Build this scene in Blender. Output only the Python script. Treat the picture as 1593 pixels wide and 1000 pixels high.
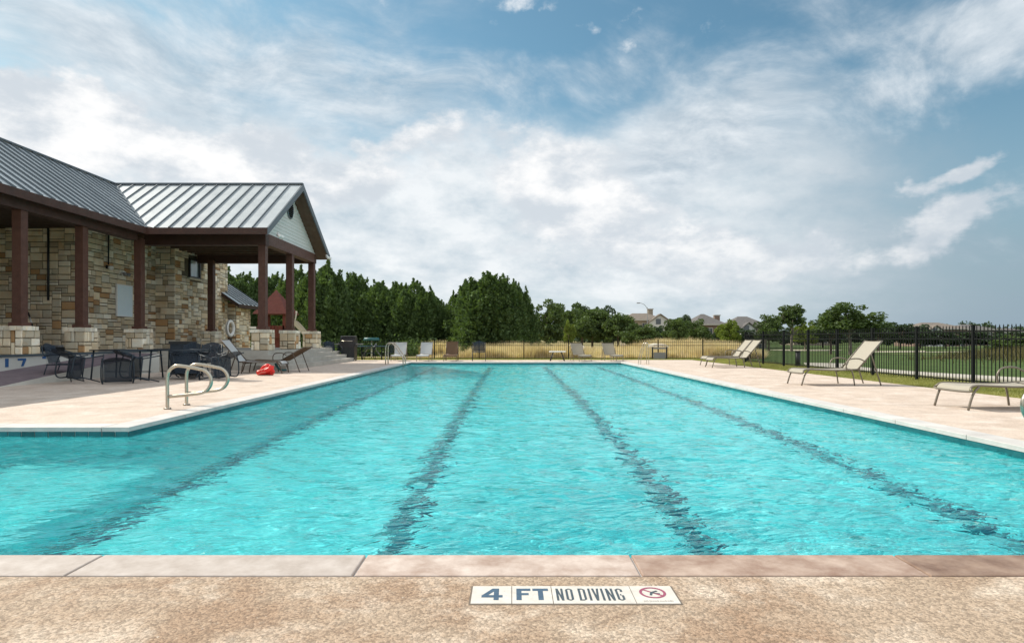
import bpy, math, random
import numpy as np
from mathutils import Vector, Matrix

for _o in list(bpy.data.objects):
    bpy.data.objects.remove(_o, do_unlink=True)
random.seed(7)
RNG = np.random.default_rng(11)
S = bpy.context.scene
COL = S.collection
R = math.radians
PI = math.pi
F = 960.0            # focal length of the camera in photograph pixels

def GX(px, d):       # where a column of the photograph meets distance d
    return (px - 795.0) * d / F

# ------------------------------------------------------------------ camera
cam = bpy.data.cameras.new('camera')
cam.sensor_width = 36.0
cam.lens = 36.0 * F / 1593.0
cam.shift_y = 27.0 / 1593.0
cam.shift_x = 1.5 / 1593.0
cam.clip_start = 0.05
cam.clip_end = 6000
camo = bpy.data.objects.new('camera', cam)
camo.location = (0, 0, 1.0)
camo.rotation_euler = (R(90), 0, 0)
COL.objects.link(camo)
S.camera = camo

# ------------------------------------------------------------------ light, sky, exposure
EXPO = 0.72
SUN_DIR = Vector((-0.99, 0.50, 1.0)).normalized()
SUN_EL = math.asin(SUN_DIR.z)
SUN_AZ = math.atan2(SUN_DIR.x, SUN_DIR.y)
sl = bpy.data.lights.new('sun', 'SUN')
sl.energy = 3.0
sl.angle = R(0.5)
sl.color = (1.0, 0.93, 0.82)
so = bpy.data.objects.new('sun', sl)
so.rotation_euler = SUN_DIR.to_track_quat('Z', 'Y').to_euler()
so.location = (-30, 15, 30)
COL.objects.link(so)
try:
    sl.cycles.is_caustics_light = True
except Exception:
    pass

S.view_settings.view_transform = 'Standard'
S.view_settings.look = 'None'
S.view_settings.gamma = 1.0
S.view_settings.use_curve_mapping = False
S.view_settings.exposure = EXPO
S.render.engine = 'CYCLES'
cy = S.cycles
cy.use_denoising = True
cy.max_bounces = 8
cy.diffuse_bounces = 3
cy.glossy_bounces = 4
cy.transmission_bounces = 6
cy.transparent_max_bounces = 8
cy.sample_clamp_indirect = 8.0
cy.caustics_refractive = True
cy.caustics_reflective = False
cy.blur_glossy = 0.5

W = bpy.data.worlds.new('World')
S.world = W
W.use_nodes = True
NT = W.node_tree
NT.nodes.clear()

class G:
    """small wrapper for building node graphs"""
    def __init__(s, nt):
        s.nt = nt
    def n(s, t, **kw):
        nd = s.nt.nodes.new(t)
        for k, v in kw.items():
            setattr(nd, k, v)
        return nd
    def put(s, sock, v):
        if v is None:
            return
        if hasattr(v, 'is_output'):
            s.nt.links.new(v, sock)
        else:
            sock.default_value = v
    def m(s, op, a, b=None, c=None, clamp=False):
        nd = s.n('ShaderNodeMath', operation=op)
        nd.use_clamp = clamp
        s.put(nd.inputs[0], a)
        s.put(nd.inputs[1], b)
        s.put(nd.inputs[2], c)
        return nd.outputs[0]
    def v(s, op, a, b=None, sc=None):
        nd = s.n('ShaderNodeVectorMath', operation=op)
        s.put(nd.inputs[0], a)
        if b is not None:
            s.put(nd.inputs[1], b)
        if sc is not None:
            s.put(nd.inputs[3], sc)
        return nd.outputs[1] if op in ('LENGTH', 'DOT_PRODUCT', 'DISTANCE') else nd.outputs[0]
    def sep(s, a):
        nd = s.n('ShaderNodeSeparateXYZ')
        s.put(nd.inputs[0], a)
        return nd.outputs
    def comb(s, x, y, z=0.0):
        nd = s.n('ShaderNodeCombineXYZ')
        s.put(nd.inputs[0], x); s.put(nd.inputs[1], y); s.put(nd.inputs[2], z)
        return nd.outputs[0]
    def noise(s, vec, scale, detail=4, rough=0.55, dist=0.0, dims='3D'):
        nd = s.n('ShaderNodeTexNoise', noise_dimensions=dims)
        s.put(nd.inputs['Vector'], vec)
        nd.inputs['Scale'].default_value = scale
        nd.inputs['Detail'].default_value = detail
        nd.inputs['Roughness'].default_value = rough
        nd.inputs['Distortion'].default_value = dist
        return nd.outputs[0]
    def voro(s, vec, scale, feature='F1'):
        nd = s.n('ShaderNodeTexVoronoi', feature=feature)
        s.put(nd.inputs['Vector'], vec)
        nd.inputs['Scale'].default_value = scale
        return nd
    def rng(s, v, a, b, c=0.0, d=1.0, smooth=False):
        nd = s.n('ShaderNodeMapRange')
        if smooth:
            nd.interpolation_type = 'SMOOTHSTEP'
        nd.clamp = True
        s.put(nd.inputs[0], v)
        for i, q in enumerate((a, b, c, d)):
            s.put(nd.inputs[i + 1], q)
        return nd.outputs[0]
    def mix(s, f, a, b, mode='MIX'):
        nd = s.n('ShaderNodeMix', data_type='RGBA', blend_type=mode)
        s.put(nd.inputs[0], f)
        for i, q in ((6, a), (7, b)):
            if isinstance(q, tuple) and len(q) == 3:
                q = q + (1.0,)
            s.put(nd.inputs[i], q)
        return nd.outputs[2]

g = G(NT)
tc = g.n('ShaderNodeTexCoord')
dirv = g.v('NORMALIZE', tc.outputs['Generated'])
dx, dy, dz = g.sep(dirv)
deg = 180 / PI
AZ = g.m('MULTIPLY', g.m('ARCTAN2', dx, dy), deg)
EL = g.m('MULTIPLY', g.m('ARCSINE', dz), deg)
AE = g.comb(AZ, EL, 0.0)
wob = g.noise(g.v('MULTIPLY', dirv, (1, 1, 1.6)), 5.0, 5, 0.6)
wob2 = g.noise(g.v('ADD', dirv, (7, 3, 1)), 5.0, 5, 0.6)
AEw = g.v('ADD', AE, g.comb(g.m('MULTIPLY', g.m('SUBTRACT', wob, 0.5), 14.0), g.m('MULTIPLY', g.m('SUBTRACT', wob2, 0.5), 9.0), 0.0))

def angles(px, py):
    x = px - 795.0
    return math.degrees(math.atan2(x, F)), math.degrees(math.atan2(527.0 - py, math.hypot(x, F)))

def blob(px, py, rx, ry, rot=0.0, vec=None, inner=0.0):
    """a soft patch of sky round one direction; radii in degrees"""
    a, e = angles(px, py)
    d = g.v('SUBTRACT', vec or AEw, (a, e, 0))
    if rot:
        nd = g.n('ShaderNodeVectorRotate', rotation_type='Z_AXIS')
        g.put(nd.inputs['Vector'], d)
        nd.inputs['Angle'].default_value = -R(rot)
        d = nd.outputs[0]
    ln = g.v('LENGTH', g.v('MULTIPLY', d, (1.0 / rx, 1.0 / ry, 0)))
    return g.rng(ln, inner, 1.0, 1.0, 0.0, True)

def addup(lst):
    tot = None
    for w, b in lst:
        t = g.m('MULTIPLY', b, w)
        tot = t if tot is None else g.m('ADD', tot, t)
    return tot

sky = g.n('ShaderNodeTexSky', sky_type='NISHITA')
sky.sun_disc = False
sky.sun_elevation = SUN_EL
sky.sun_rotation = SUN_AZ
sky.altitude = 200
sky.air_density = 1.0
sky.dust_density = 1.2
sky.ozone_density = 1.6
SKYSTR = 0.10
K = 1.0 / SKYSTR / 2 ** EXPO

# cumulus mass along the horizon and over the building
cdom = g.v('MULTIPLY', dirv, (1.0, 1.0, 1.9))
n_big = g.noise(cdom, 4.6, 10, 0.60, 0.0)
n_puff = g.voro(g.v('ADD', g.v('MULTIPLY', dirv, (1, 1, 1.5)), g.v('MULTIPLY', g.comb(wob, wob2, wob), (0.08, 0.08, 0.08))), 22.0, 'SMOOTH_F1')
n_puff.inputs['Smoothness'].default_value = 0.5
puff = g.m('SUBTRACT', 0.55, n_puff.outputs['Distance'])
n_fine = g.noise(cdom, 17.0, 8, 0.66, 0.0)
tex = g.noise(g.v('MULTIPLY', dirv, (1, 1, 1.9)), 11.0, 10, 0.60, 0.0)
cov = addup([
    (0.80, blob(40, 200, 13, 6.0, -8)),
    (0.75, blob(300, 240, 19, 6.0, -6)),
    (0.70, blob(560, 260, 14, 7)),
    (0.70, blob(880, 290, 13, 7, -12)),
    (0.50, blob(1090, 370, 14, 6, -10)),
    (0.45, blob(1300, 400, 10, 2.6, 4)),
    (0.42, blob(1230, 300, 7, 2.2, 12)),
    (0.40, blob(700, 200, 8, 2.4, 4)),
    (0.50, blob(1190, 390, 8, 3.0, 10)),
    (0.40, blob(900, 390, 24, 5)),
    (0.80, blob(1500, 335, 8, 3.0, 14)),
    (0.74, blob(1520, 255, 6, 1.7, 14)),
    (0.55, blob(1410, 297, 3.4, 1.3, 10)),
    (0.30, blob(1300, 280, 3.5, 1.6, 20)),
    (0.30, blob(155, 65, 3.0, 1.8)),
    (0.22, blob(45, 70, 2.4, 1.2)),
    (0.22, blob(125, 115, 2.4, 1.0)),
    (-0.55, blob(1330, 215, 15, 5, 20)),
    (-0.45, blob(380, 90, 30, 6)),
    (-0.25, blob(720, 200, 6, 2)),
])
below = g.rng(EL, -3.0, 3.5, 0.0, 1.0, True)
behind = g.m('MAXIMUM', g.rng(g.m('ABSOLUTE', AZ), 50.0, 80.0, 0.0, 0.75, True), g.rng(EL, 34.0, 50.0, 0.0, 0.55, True))  # extra cloud cover out of view, added to lift the ambient light
nzs = g.m('ADD', g.m('MULTIPLY', g.m('SUBTRACT', n_big, 0.5), 1.7), g.m('ADD', g.m('MULTIPLY', puff, 0.12), g.m('MULTIPLY', g.m('SUBTRACT', n_fine, 0.5), 0.75)))
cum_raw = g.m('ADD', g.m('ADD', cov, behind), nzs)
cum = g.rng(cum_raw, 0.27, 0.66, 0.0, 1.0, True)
shade_n = g.noise(g.v('ADD', g.v('MULTIPLY', dirv, (1, 1, 2.0)), (0.03, 0, -0.03)), 8.0, 9, 0.64, 0.0)
lit = g.rng(g.m('ADD', g.m('SUBTRACT', g.m('MULTIPLY', cum_raw, 0.55), g.m('ADD', g.m('MULTIPLY', g.m('SUBTRACT', shade_n, 0.5), 2.6), g.m('MULTIPLY', g.m('SUBTRACT', tex, 0.5), 1.6))), g.m('MULTIPLY', puff, 0.3)), 0.0, 0.95, 0.0, 1.0, True)
# high veil and cirrus
den = g.m('ADD', g.m('MAXIMUM', dz, 0.0), 0.22)
plane = g.comb(g.m('DIVIDE', dx, den), g.m('DIVIDE', dy, den), 0.0)
rotp = g.n('ShaderNodeVectorRotate', rotation_type='Z_AXIS')
g.put(rotp.inputs['Vector'], plane)
rotp.inputs['Angle'].default_value = R(-35)
wl1 = g.noise(dirv, 3.0, 2, 0.4); wl2 = g.noise(g.v('ADD', dirv, (4, 2, 9)), 3.0, 2, 0.4)
warp = g.v('MULTIPLY', g.comb(g.m('SUBTRACT', wl1, 0.5), g.m('SUBTRACT', wl2, 0.5), 0.0), (0.5, 0.5, 0))
rw_ = g.v('ADD', rotp.outputs[0], warp)
c1 = g.noise(g.v('MULTIPLY', rw_, (0.9, 1.15, 1)), 2.6, 9, 0.58, 0.0)
c2 = g.noise(g.v('MULTIPLY', rw_, (1.0, 1.35, 1)), 6.0, 10, 0.64, 0.0)
cov2 = addup([
    (0.60, blob(1130, 200, 15, 6.0, 16)),
    (0.55, blob(1010, 260, 14, 6, 16)),
    (0.52, blob(1420, 140, 14, 4.0, 26)),
    (0.50, blob(1330, 20, 14, 4, -25)),
    (0.55, blob(1560, 60, 9, 6, -40)),
    (0.60, blob(80, 60, 24, 10)),
    (0.42, blob(950, 130, 16, 5, 8)),
    (0.42, blob(420, 110, 24, 8)),
    (0.36, blob(640, 160, 22, 5, 4)),
    (0.25, blob(950, 75, 10, 3.5, 10)),
    (-0.42, blob(1520, 215, 13, 3.6, 24)),
    (-0.26, blob(850, 50, 16, 4.5, 0)),
])
cir_raw = g.m('ADD', cov2, g.m('ADD', g.m('MULTIPLY', g.m('SUBTRACT', c1, 0.5), 1.5), g.m('MULTIPLY', g.m('SUBTRACT', c2, 0.5), 0.8)))
cir = g.rng(cir_raw, -0.10, 0.95, 0.0, 0.90, True)
veil_c = addup([
    (0.95, blob(380, 330, 34, 12, -4)),
    (0.95, blob(850, 360, 32, 13, -6)),
    (0.60, blob(1080, 250, 22, 9, 12)),
    (0.45, blob(1330, 300, 14, 8, 10)),
    (0.45, blob(1300, 420, 26, 7)),
    (0.35, blob(200, 100, 30, 10)),
])
veil = g.m('ADD', veil_c, g.m('ADD', g.m('MULTIPLY', g.m('SUBTRACT', n_big, 0.5), 0.7), g.m('MULTIPLY', g.m('SUBTRACT', c1, 0.5), 0.5)))
veil = g.rng(veil, 0.0, 0.85, 0.0, 0.95, True)
p3 = g.noise(g.v('MULTIPLY', dirv, (1, 1, 1.3)), 19.0, 9, 0.66, 0.0)
smallcov = addup([
    (0.34, blob(830, 6, 5, 1.6)), (0.26, blob(1000, 22, 2.4, 1.3)), (0.27, blob(992, 75, 1.6, 1.8)),
    (0.22, blob(940, 40, 1.8, 1.0)), (0.20, blob(905, 38, 1.5, .8)), (0.25, blob(195, 40, 1.5, 1.0)),
])
small = g.rng(g.m('ADD', smallcov, p3), 0.62, 0.95, 0.0, 0.85, True)

base = g.v('MULTIPLY', sky.outputs[0], (0.60, 0.82, 0.74))
hz = g.rng(EL, -2.0, 24.0, 1.0, 0.0, True)
right = g.rng(AZ, 8.0, 42.0, 0.0, 1.0, True)
right = g.m('MULTIPLY', right, g.rng(AZ, 100.0, 60.0, 0.0, 1.0, True))
hazec = g.mix(right, (0.64 * K, 0.725 * K, 0.785 * K), (0.31 * K, 0.405 * K, 0.49 * K))
col = g.mix(hz, base, hazec)
veilc = g.mix(g.rng(g.m('ADD', g.m('MULTIPLY', tex, .65), g.m('MULTIPLY', c1, .35)), 0.38, 0.60), (0.56 * K, 0.655 * K, 0.73 * K), (0.93 * K, 0.96 * K, 0.98 * K))
veilc = g.mix(right, veilc, hazec)
col = g.mix(veil, col, veilc)
circ = g.mix(g.rng(c2, 0.35, 0.65), (0.44 * K, 0.54 * K, 0.63 * K), (0.78 * K, 0.84 * K, 0.89 * K))
col = g.mix(g.m('MULTIPLY', cir, g.rng(EL, 4.0, 12.0)), col, circ)
cumc = g.mix(lit, (0.66 * K, 0.72 * K, 0.78 * K), (1.02 * K, 1.02 * K, 1.02 * K))
cumc = g.mix(g.m('MULTIPLY', right, 0.22), cumc, hazec)
cumc = g.mix(g.rng(EL, 0.0, 9.0, 0.7, 0.0), cumc, hazec)
# unseen clouds away from the sun, brightened in colour to lift the ambient light
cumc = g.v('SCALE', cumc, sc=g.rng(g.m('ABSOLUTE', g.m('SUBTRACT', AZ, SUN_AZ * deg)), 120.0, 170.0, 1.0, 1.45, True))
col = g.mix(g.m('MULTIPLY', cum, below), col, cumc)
col = g.mix(small, col, (0.85 * K, 0.90 * K, 0.94 * K))
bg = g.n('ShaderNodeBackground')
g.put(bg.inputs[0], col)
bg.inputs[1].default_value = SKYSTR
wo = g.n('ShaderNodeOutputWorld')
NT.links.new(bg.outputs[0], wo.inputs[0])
try:
    W.cycles.sampling_method = 'MANUAL'
    W.cycles.sample_map_resolution = 512
except Exception:
    pass

# ------------------------------------------------------------------ materials
def newmat(name):
    m = bpy.data.materials.new(name)
    m.use_nodes = True
    nt = m.node_tree
    nt.nodes.clear()
    q = G(nt)
    out = q.n('ShaderNodeOutputMaterial')
    return m, q, out

def bsdf(q, out, col, rough=0.7, metal=0.0, spec=0.4, normal=None, extra=None):
    b = q.n('ShaderNodeBsdfPrincipled')
    if isinstance(col, tuple) and len(col) == 3:
        col = col + (1.0,)
    q.put(b.inputs['Base Color'], col)
    q.put(b.inputs['Roughness'], rough)
    b.inputs['Metallic'].default_value = metal
    b.inputs['Specular IOR Level'].default_value = spec
    if normal is not None:
        q.put(b.inputs['Normal'], normal)
    for k, v in (extra or {}).items():
        q.put(b.inputs[k], v)
    q.nt.links.new(b.outputs[0], out.inputs[0])
    return b

def bumpn(q, h, strength=0.5, dist=0.01):
    nd = q.n('ShaderNodeBump')
    nd.inputs['Strength'].default_value = strength
    nd.inputs['Distance'].default_value = dist
    q.put(nd.inputs['Height'], h)
    return nd.outputs[0]

def simple(name, c1, c2=None, scale=3.0, rough=0.7, metal=0.0, spec=0.4, bump=0.0, bscale=60.0, rand=0.0, coords='Object'):
    m, q, out = newmat(name)
    t = q.n('ShaderNodeTexCoord').outputs[coords]
    c = c1
    if c2 is not None:
        f = q.rng(q.noise(t, scale, 6, 0.65), 0.32, 0.68)
        c = q.mix(f, c1, c2)
    if rand:
        oi = q.n('ShaderNodeObjectInfo')
        k = q.rng(oi.outputs['Random'], 0, 1, 1 - rand, 1 + rand)
        nd = q.v('SCALE', c + (1,) if isinstance(c, tuple) and False else (c if not isinstance(c, tuple) else Vector(c)), sc=k)
        c = nd
    nrm = bumpn(q, q.noise(t, bscale, 5, 0.6), bump, 0.01) if bump else None
    rg = q.rng(q.noise(t, scale * 2.3, 4), 0.3, 0.7, rough * 0.85, min(1.0, rough * 1.15))
    bsdf(q, out, c, rg, metal, spec, nrm)
    return m

def deck_mat(name, base, stain, pale, aggregate=1.0, stain_amt=0.6):
    m, q, out = newmat(name)
    p = q.n('ShaderNodeNewGeometry').outputs['Position']
    # broad rust and wear stains
    s1 = q.noise(p, 1.6, 7, 0.66, 0.3)
    s2 = q.noise(q.v('ADD', p, (13, 5, 0)), 2.3, 7, 0.68, 0.2)
    c = q.mix(q.rng(s1, 0.45, 0.60, 0.0, stain_amt), base, stain)
    c = q.mix(q.rng(s2, 0.50, 0.64, 0.0, 0.6), c, pale)
    # stones of the exposed aggregate
    v1 = q.voro(p, 95.0)
    v2 = q.voro(q.v('ADD', p, (3, 1, 0)), 190.0)
    peb = q.m('ADD', q.m('MULTIPLY', q.sep(v1.outputs['Color'])[0], 0.6), q.m('MULTIPLY', q.sep(v2.outputs['Color'])[1], 0.4))
    k = q.rng(peb, 0.2, 0.8, 1 - 0.34 * aggregate, 1 + 0.30 * aggregate)
    c = q.v('SCALE', c, sc=k)
    fl = q.noise(p, 34.0, 6, 0.78)
    c = q.mix(q.rng(fl, 0.60, 0.68, 0.0, 0.75 * aggregate), c, pale)
    c = q.mix(q.rng(q.noise(p, 70.0, 4, 0.7), 0.60, 0.72, 0.0, 0.5 * aggregate), c, stain)
    h = q.m('ADD', q.m('MULTIPLY', v1.outputs['Distance'], -0.8), q.m('ADD', q.m('MULTIPLY', fl, 1.2), q.m('MULTIPLY', v2.outputs['Distance'], -0.4)))
    bsdf(q, out, c, 0.82, 0, 0.25, bumpn(q, h, 0.5 * aggregate, 0.006))
    return m

MAT = {}
MAT['deck_near'] = deck_mat('exposed_aggregate', (0.385, 0.295, 0.215), (0.27, 0.165, 0.10), (0.64, 0.55, 0.45), 1.0, 0.6)
MAT['deck'] = deck_mat('brushed_deck', (0.57, 0.47, 0.39), (0.41, 0.32, 0.255), (0.68, 0.60, 0.53), 0.5, 0.5)
MAT['coping_pale'] = simple('coping_pale', (0.50, 0.445, 0.405), (0.36, 0.305, 0.265), 9.0, 0.7, bump=0.12, bscale=40)
MAT['coping_mid'] = simple('coping_mid', (0.34, 0.245, 0.195), (0.60, 0.51, 0.45), 7.0, 0.7, bump=0.12, bscale=40)
MAT['coping_brown'] = simple('coping_brown', (0.26, 0.165, 0.12), (0.48, 0.37, 0.30), 7.0, 0.6, bump=0.12, bscale=40)
MAT['coping_dark'] = simple('coping_dark', (0.16, 0.095, 0.065), (0.33, 0.23, 0.17), 8.0, 0.55, bump=0.12, bscale=40)
MAT['coping_white'] = simple('coping_white', (0.62, 0.60, 0.57), (0.48, 0.455, 0.43), 3.0, 0.65, bump=0.1, bscale=40)
MAT['plaster'] = simple('pool_plaster', (0.05, 0.74, 0.80), (0.30, 0.95, 0.96), 5.0, 0.6, bump=0.05)  # paler mottling in the colour stands in for caustic dapples on the floor
MAT['lane'] = simple('lane_tile', (0.004, 0.020, 0.055), (0.008, 0.030, 0.08), 8.0, 0.3)
MAT['wtile'] = simple('waterline_tile', (0.012, 0.10, 0.12), (0.03, 0.17, 0.18), 6.0, 0.2, rand=0.35)
MAT['grout'] = simple('grout', (0.42, 0.43, 0.40), None)
MAT['patio'] = simple('patio_concrete', (0.34, 0.32, 0.28), (0.46, 0.44, 0.39), 2.0, 0.85, bump=0.2, bscale=50)
MAT['wallface'] = simple('retaining_wall_paint', (0.62, 0.62, 0.57), (0.50, 0.50, 0.46), 1.5, 0.8, bump=0.1)
MAT['ramp'] = simple('ramp_surface', (0.14, 0.105, 0.125), (0.20, 0.16, 0.17), 2.0, 0.8, bump=0.2)
MAT['wood'] = simple('stained_timber', (0.115, 0.052, 0.036), (0.075, 0.033, 0.023), 6.0, 0.55, bump=0.25, bscale=30)
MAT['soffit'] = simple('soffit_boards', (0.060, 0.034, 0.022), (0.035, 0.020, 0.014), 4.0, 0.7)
MAT['fascia'] = simple('fascia_timber', (0.075, 0.036, 0.026), (0.05, 0.026, 0.02), 4.0, 0.6)
MAT['rafter'] = simple('rafter_timber', (0.13, 0.085, 0.055), (0.09, 0.055, 0.035), 4.0, 0.7)
MAT['siding'] = simple('gable_siding', (0.68, 0.71, 0.70), (0.60, 0.64, 0.63), 1.0, 0.7)
MAT['dark'] = simple('dark_paint', (0.025, 0.027, 0.028), None, rough=0.5)
MAT['black'] = simple('black_fence_paint', (0.008, 0.010, 0.010), None, rough=0.75, spec=0.15)
MAT['mortar'] = simple('mortar', (0.15, 0.125, 0.085), (0.10, 0.085, 0.06), 8.0, 0.95, bump=0.4)
MAT['steel'] = simple('brushed_steel', (0.52, 0.46, 0.37), (0.44, 0.40, 0.33), 6.0, 0.30, metal=0.85)
MAT['whitepaint'] = simple('white_paint', (0.78, 0.78, 0.76), None, rough=0.5)
MAT['boardface'] = simple('board_face', (0.74, 0.84, 0.88), (0.68, 0.80, 0.86), 2.0, 0.5)
MAT['chairmetal'] = simple('chair_metal', (0.020, 0.030, 0.042), (0.035, 0.048, 0.062), 8, 0.45, metal=0.3)
MAT['frame_tan'] = simple('lounger_frame', (0.19, 0.165, 0.13), None, rough=0.4, metal=0.3)
MAT['frame_brown'] = simple('lounger_frame_brown', (0.10, 0.075, 0.055), None, rough=0.4, metal=0.3)
MAT['red'] = simple('red_vinyl', (0.72, 0.035, 0.025), (0.58, 0.02, 0.018), 6.0, 0.4)
MAT['grill'] = simple('grill_enamel', (0.030, 0.028, 0.030), (0.045, 0.042, 0.045), 4, 0.35)
MAT['grey'] = simple('grey_plastic', (0.22, 0.22, 0.22), None)
MAT['teal'] = simple('teal_plastic', (0.02, 0.11, 0.12), None, rough=0.5)
MAT['playwood'] = simple('playhouse_boards', (0.17, 0.045, 0.030), (0.12, 0.032, 0.022), 5.0, 0.7)
MAT['slide'] = simple('slide_plastic', (0.50, 0.45, 0.34), None, rough=0.4)
MAT['path'] = simple('path_concrete', (0.46, 0.43, 0.36), (0.38, 0.35, 0.29), 1.0, 0.9)
MAT['tile_white'] = simple('tile_glaze', (0.70, 0.66, 0.60), (0.56, 0.52, 0.46), 14.0, 0.3)
MAT['ink'] = simple('tile_ink', (0.045, 0.085, 0.135), (0.07, 0.12, 0.17), 40.0, 0.4)
MAT['ink_black'] = simple('tile_ink_dark', (0.04, 0.06, 0.075), (0.07, 0.09, 0.10), 40.0, 0.4)
MAT['ink_red'] = simple('tile_ink_red', (0.30, 0.07, 0.12), None, rough=0.4)
MAT['ink_grey'] = simple('tile_ink_grey', (0.42, 0.40, 0.37), None, rough=0.4)
MAT['bluepaint'] = simple('blue_paint', (0.03, 0.10, 0.25), None)
MAT['bark'] = simple('bark', (0.10, 0.075, 0.055), (0.16, 0.125, 0.095), 8, 0.95, bump=0.6, bscale=20)
MAT['bark_pale'] = simple('bark_pale', (0.24, 0.21, 0.17), (0.17, 0.14, 0.11), 8, 0.95, bump=0.6, bscale=20)

def sling_mat(name, c):
    m, q, out = newmat(name)
    t = q.n('ShaderNodeTexCoord').outputs['Object']
    w = q.n('ShaderNodeTexWave')
    q.put(w.inputs['Vector'], t)
    w.bands_direction = 'Y'
    w.inputs['Scale'].default_value = 22.0
    w.inputs['Distortion'].default_value = 0.3
    c2 = tuple(x * 0.8 for x in c)
    cc = q.mix(q.m('MULTIPLY', w.outputs['Fac'], 0.6), c, c2)
    b = bsdf(q, out, cc, 0.8, 0, 0.2, bumpn(q, w.outputs['Fac'], 0.2, 0.003))
    tr = q.n('ShaderNodeBsdfTranslucent')
    q.put(tr.inputs[0], cc)
    mx = q.n('ShaderNodeMixShader')
    mx.inputs[0].default_value = 0.25
    q.nt.links.new(b.outputs[0], mx.inputs[1])
    q.nt.links.new(tr.outputs[0], mx.inputs[2])
    q.nt.links.new(mx.outputs[0], out.inputs[0])
    return m
MAT['sling'] = sling_mat('sling_fabric', (0.52, 0.48, 0.40))
MAT['sling_tan'] = sling_mat('sling_fabric_tan', (0.40, 0.36, 0.28))
MAT['sling_grey'] = sling_mat('sling_fabric_grey', (0.58, 0.60, 0.60))
MAT['sling_brown'] = sling_mat('sling_fabric_brown', (0.20, 0.125, 0.075))

def mesh_fabric(name, c, hole=.35):
    m, q, out = newmat(name)
    b = bsdf(q, out, c, 0.6, 0, 0.3)
    tr = q.n('ShaderNodeBsdfTransparent')
    mx = q.n('ShaderNodeMixShader')
    mx.inputs[0].default_value = hole
    q.nt.links.new(b.outputs[0], mx.inputs[1])
    q.nt.links.new(tr.outputs[0], mx.inputs[2])
    q.nt.links.new(mx.outputs[0], out.inputs[0])
    return m
MAT['chairmesh'] = mesh_fabric('chair_mesh', (0.022, 0.036, 0.055))

def stone_mat(name, c):
    m, q, out = newmat(name)
    oi = q.n('ShaderNodeObjectInfo')
    geo = q.n('ShaderNodeNewGeometry')
    p = geo.outputs['Position']
    isl = geo.outputs['Random Per Island']
    rr = q.m('FRACT', q.m('ADD', oi.outputs['Random'], q.m('MULTIPLY', isl, 3.7)))
    n1 = q.noise(p, 7.0, 6, 0.7, 0.4)
    n2 = q.noise(p, 1.1, 3, 0.5)
    warm = tuple(min(1, a * b) for a, b in zip(c, (1.05, 0.78, 0.50)))
    cc = q.mix(q.rng(n1, 0.45, 0.72, 0, 0.5), c, warm)
    cc = q.mix(q.rng(n2, 0.50, 0.65, 0, 0.30), cc, (0.34, 0.17, 0.075))
    cc = q.v('SCALE', cc, sc=q.rng(rr, 0, 1, 0.74, 1.22))
    h = q.noise(p, 22.0, 6, 0.65)
    bsdf(q, out, cc, 0.9, 0, 0.2, bumpn(q, h, 0.7, 0.02))
    return m
STONES = [stone_mat('limestone_cream', (0.74, 0.66, 0.50)), stone_mat('limestone_pale', (0.80, 0.76, 0.64)),
          stone_mat('limestone_tan', (0.64, 0.54, 0.38)), stone_mat('limestone_grey', (0.52, 0.48, 0.38)),
          stone_mat('limestone_ochre', (0.46, 0.29, 0.15))]
STONE_P = [0.34, 0.24, 0.20, 0.12, 0.10]

def metal_mat(name, c, rough, metal):
    m, q, out = newmat(name)
    p = q.n('ShaderNodeNewGeometry').outputs['Position']
    oi = q.n('ShaderNodeObjectInfo')
    n = q.noise(p, 1.4, 5, 0.6)
    k = q.m('MULTIPLY', q.rng(n, 0.3, 0.7, 0.90, 1.08), q.rng(oi.outputs['Random'], 0, 1, 0.93, 1.07))
    cc = q.v('SCALE', Vector(c), sc=k)
    bsdf(q, out, cc, q.rng(n, 0.3, 0.7, rough * 0.85, rough * 1.2), metal, 0.5, bumpn(q, q.noise(p, 3.0, 2), 0.12, 0.02))
    return m
MAT['roofmetal'] = metal_mat('standing_seam_metal', (0.38, 0.42, 0.44), 0.50, 0.0)
MAT['seam'] = metal_mat('seam_metal', (0.13, 0.155, 0.175), 0.5, 0.3)

def leaf_mat(name, dark, light, trans=0.35):
    m, q, out = newmat(name)
    geo = q.n('ShaderNodeNewGeometry')
    r = geo.outputs['Random Per Island']
    n = q.noise(q.n('ShaderNodeTexCoord').outputs['Object'], 1.1, 3, 0.6)
    f = q.m('ADD', q.m('MULTIPLY', r, 0.45), q.rng(n, 0.35, 0.65, 0.0, 0.55))
    c = q.mix(f, dark, light)
    d = q.n('ShaderNodeBsdfDiffuse')
    q.put(d.inputs[0], c)
    tr = q.n('ShaderNodeBsdfTranslucent')
    q.put(tr.inputs[0], q.v('MULTIPLY', c, (1.1, 1.15, 0.5)))
    gl = q.n('ShaderNodeBsdfGlossy')
    gl.inputs['Roughness'].default_value = 0.5
    q.put(gl.inputs[0], (0.5, 0.55, 0.5, 1))
    m1 = q.n('ShaderNodeMixShader'); m1.inputs[0].default_value = trans
    q.nt.links.new(d.outputs[0], m1.inputs[1]); q.nt.links.new(tr.outputs[0], m1.inputs[2])
    m2 = q.n('ShaderNodeMixShader'); m2.inputs[0].default_value = 0.03
    q.nt.links.new(m1.outputs[0], m2.inputs[1]); q.nt.links.new(gl.outputs[0], m2.inputs[2])
    q.nt.links.new(m2.outputs[0], out.inputs[0])
    return m
MAT['leaf_cedar'] = leaf_mat('cedar_foliage', (0.040, 0.078, 0.032), (0.165, 0.245, 0.085))
MAT['leaf_oak'] = leaf_mat('oak_foliage', (0.040, 0.070, 0.030), (0.15, 0.21, 0.07))
MAT['leaf_far'] = leaf_mat('distant_foliage', (0.035, 0.058, 0.036), (0.085, 0.125, 0.065))
MAT['leaf_lime'] = leaf_mat('yellow_green_foliage', (0.11, 0.16, 0.03), (0.24, 0.30, 0.06))
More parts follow.
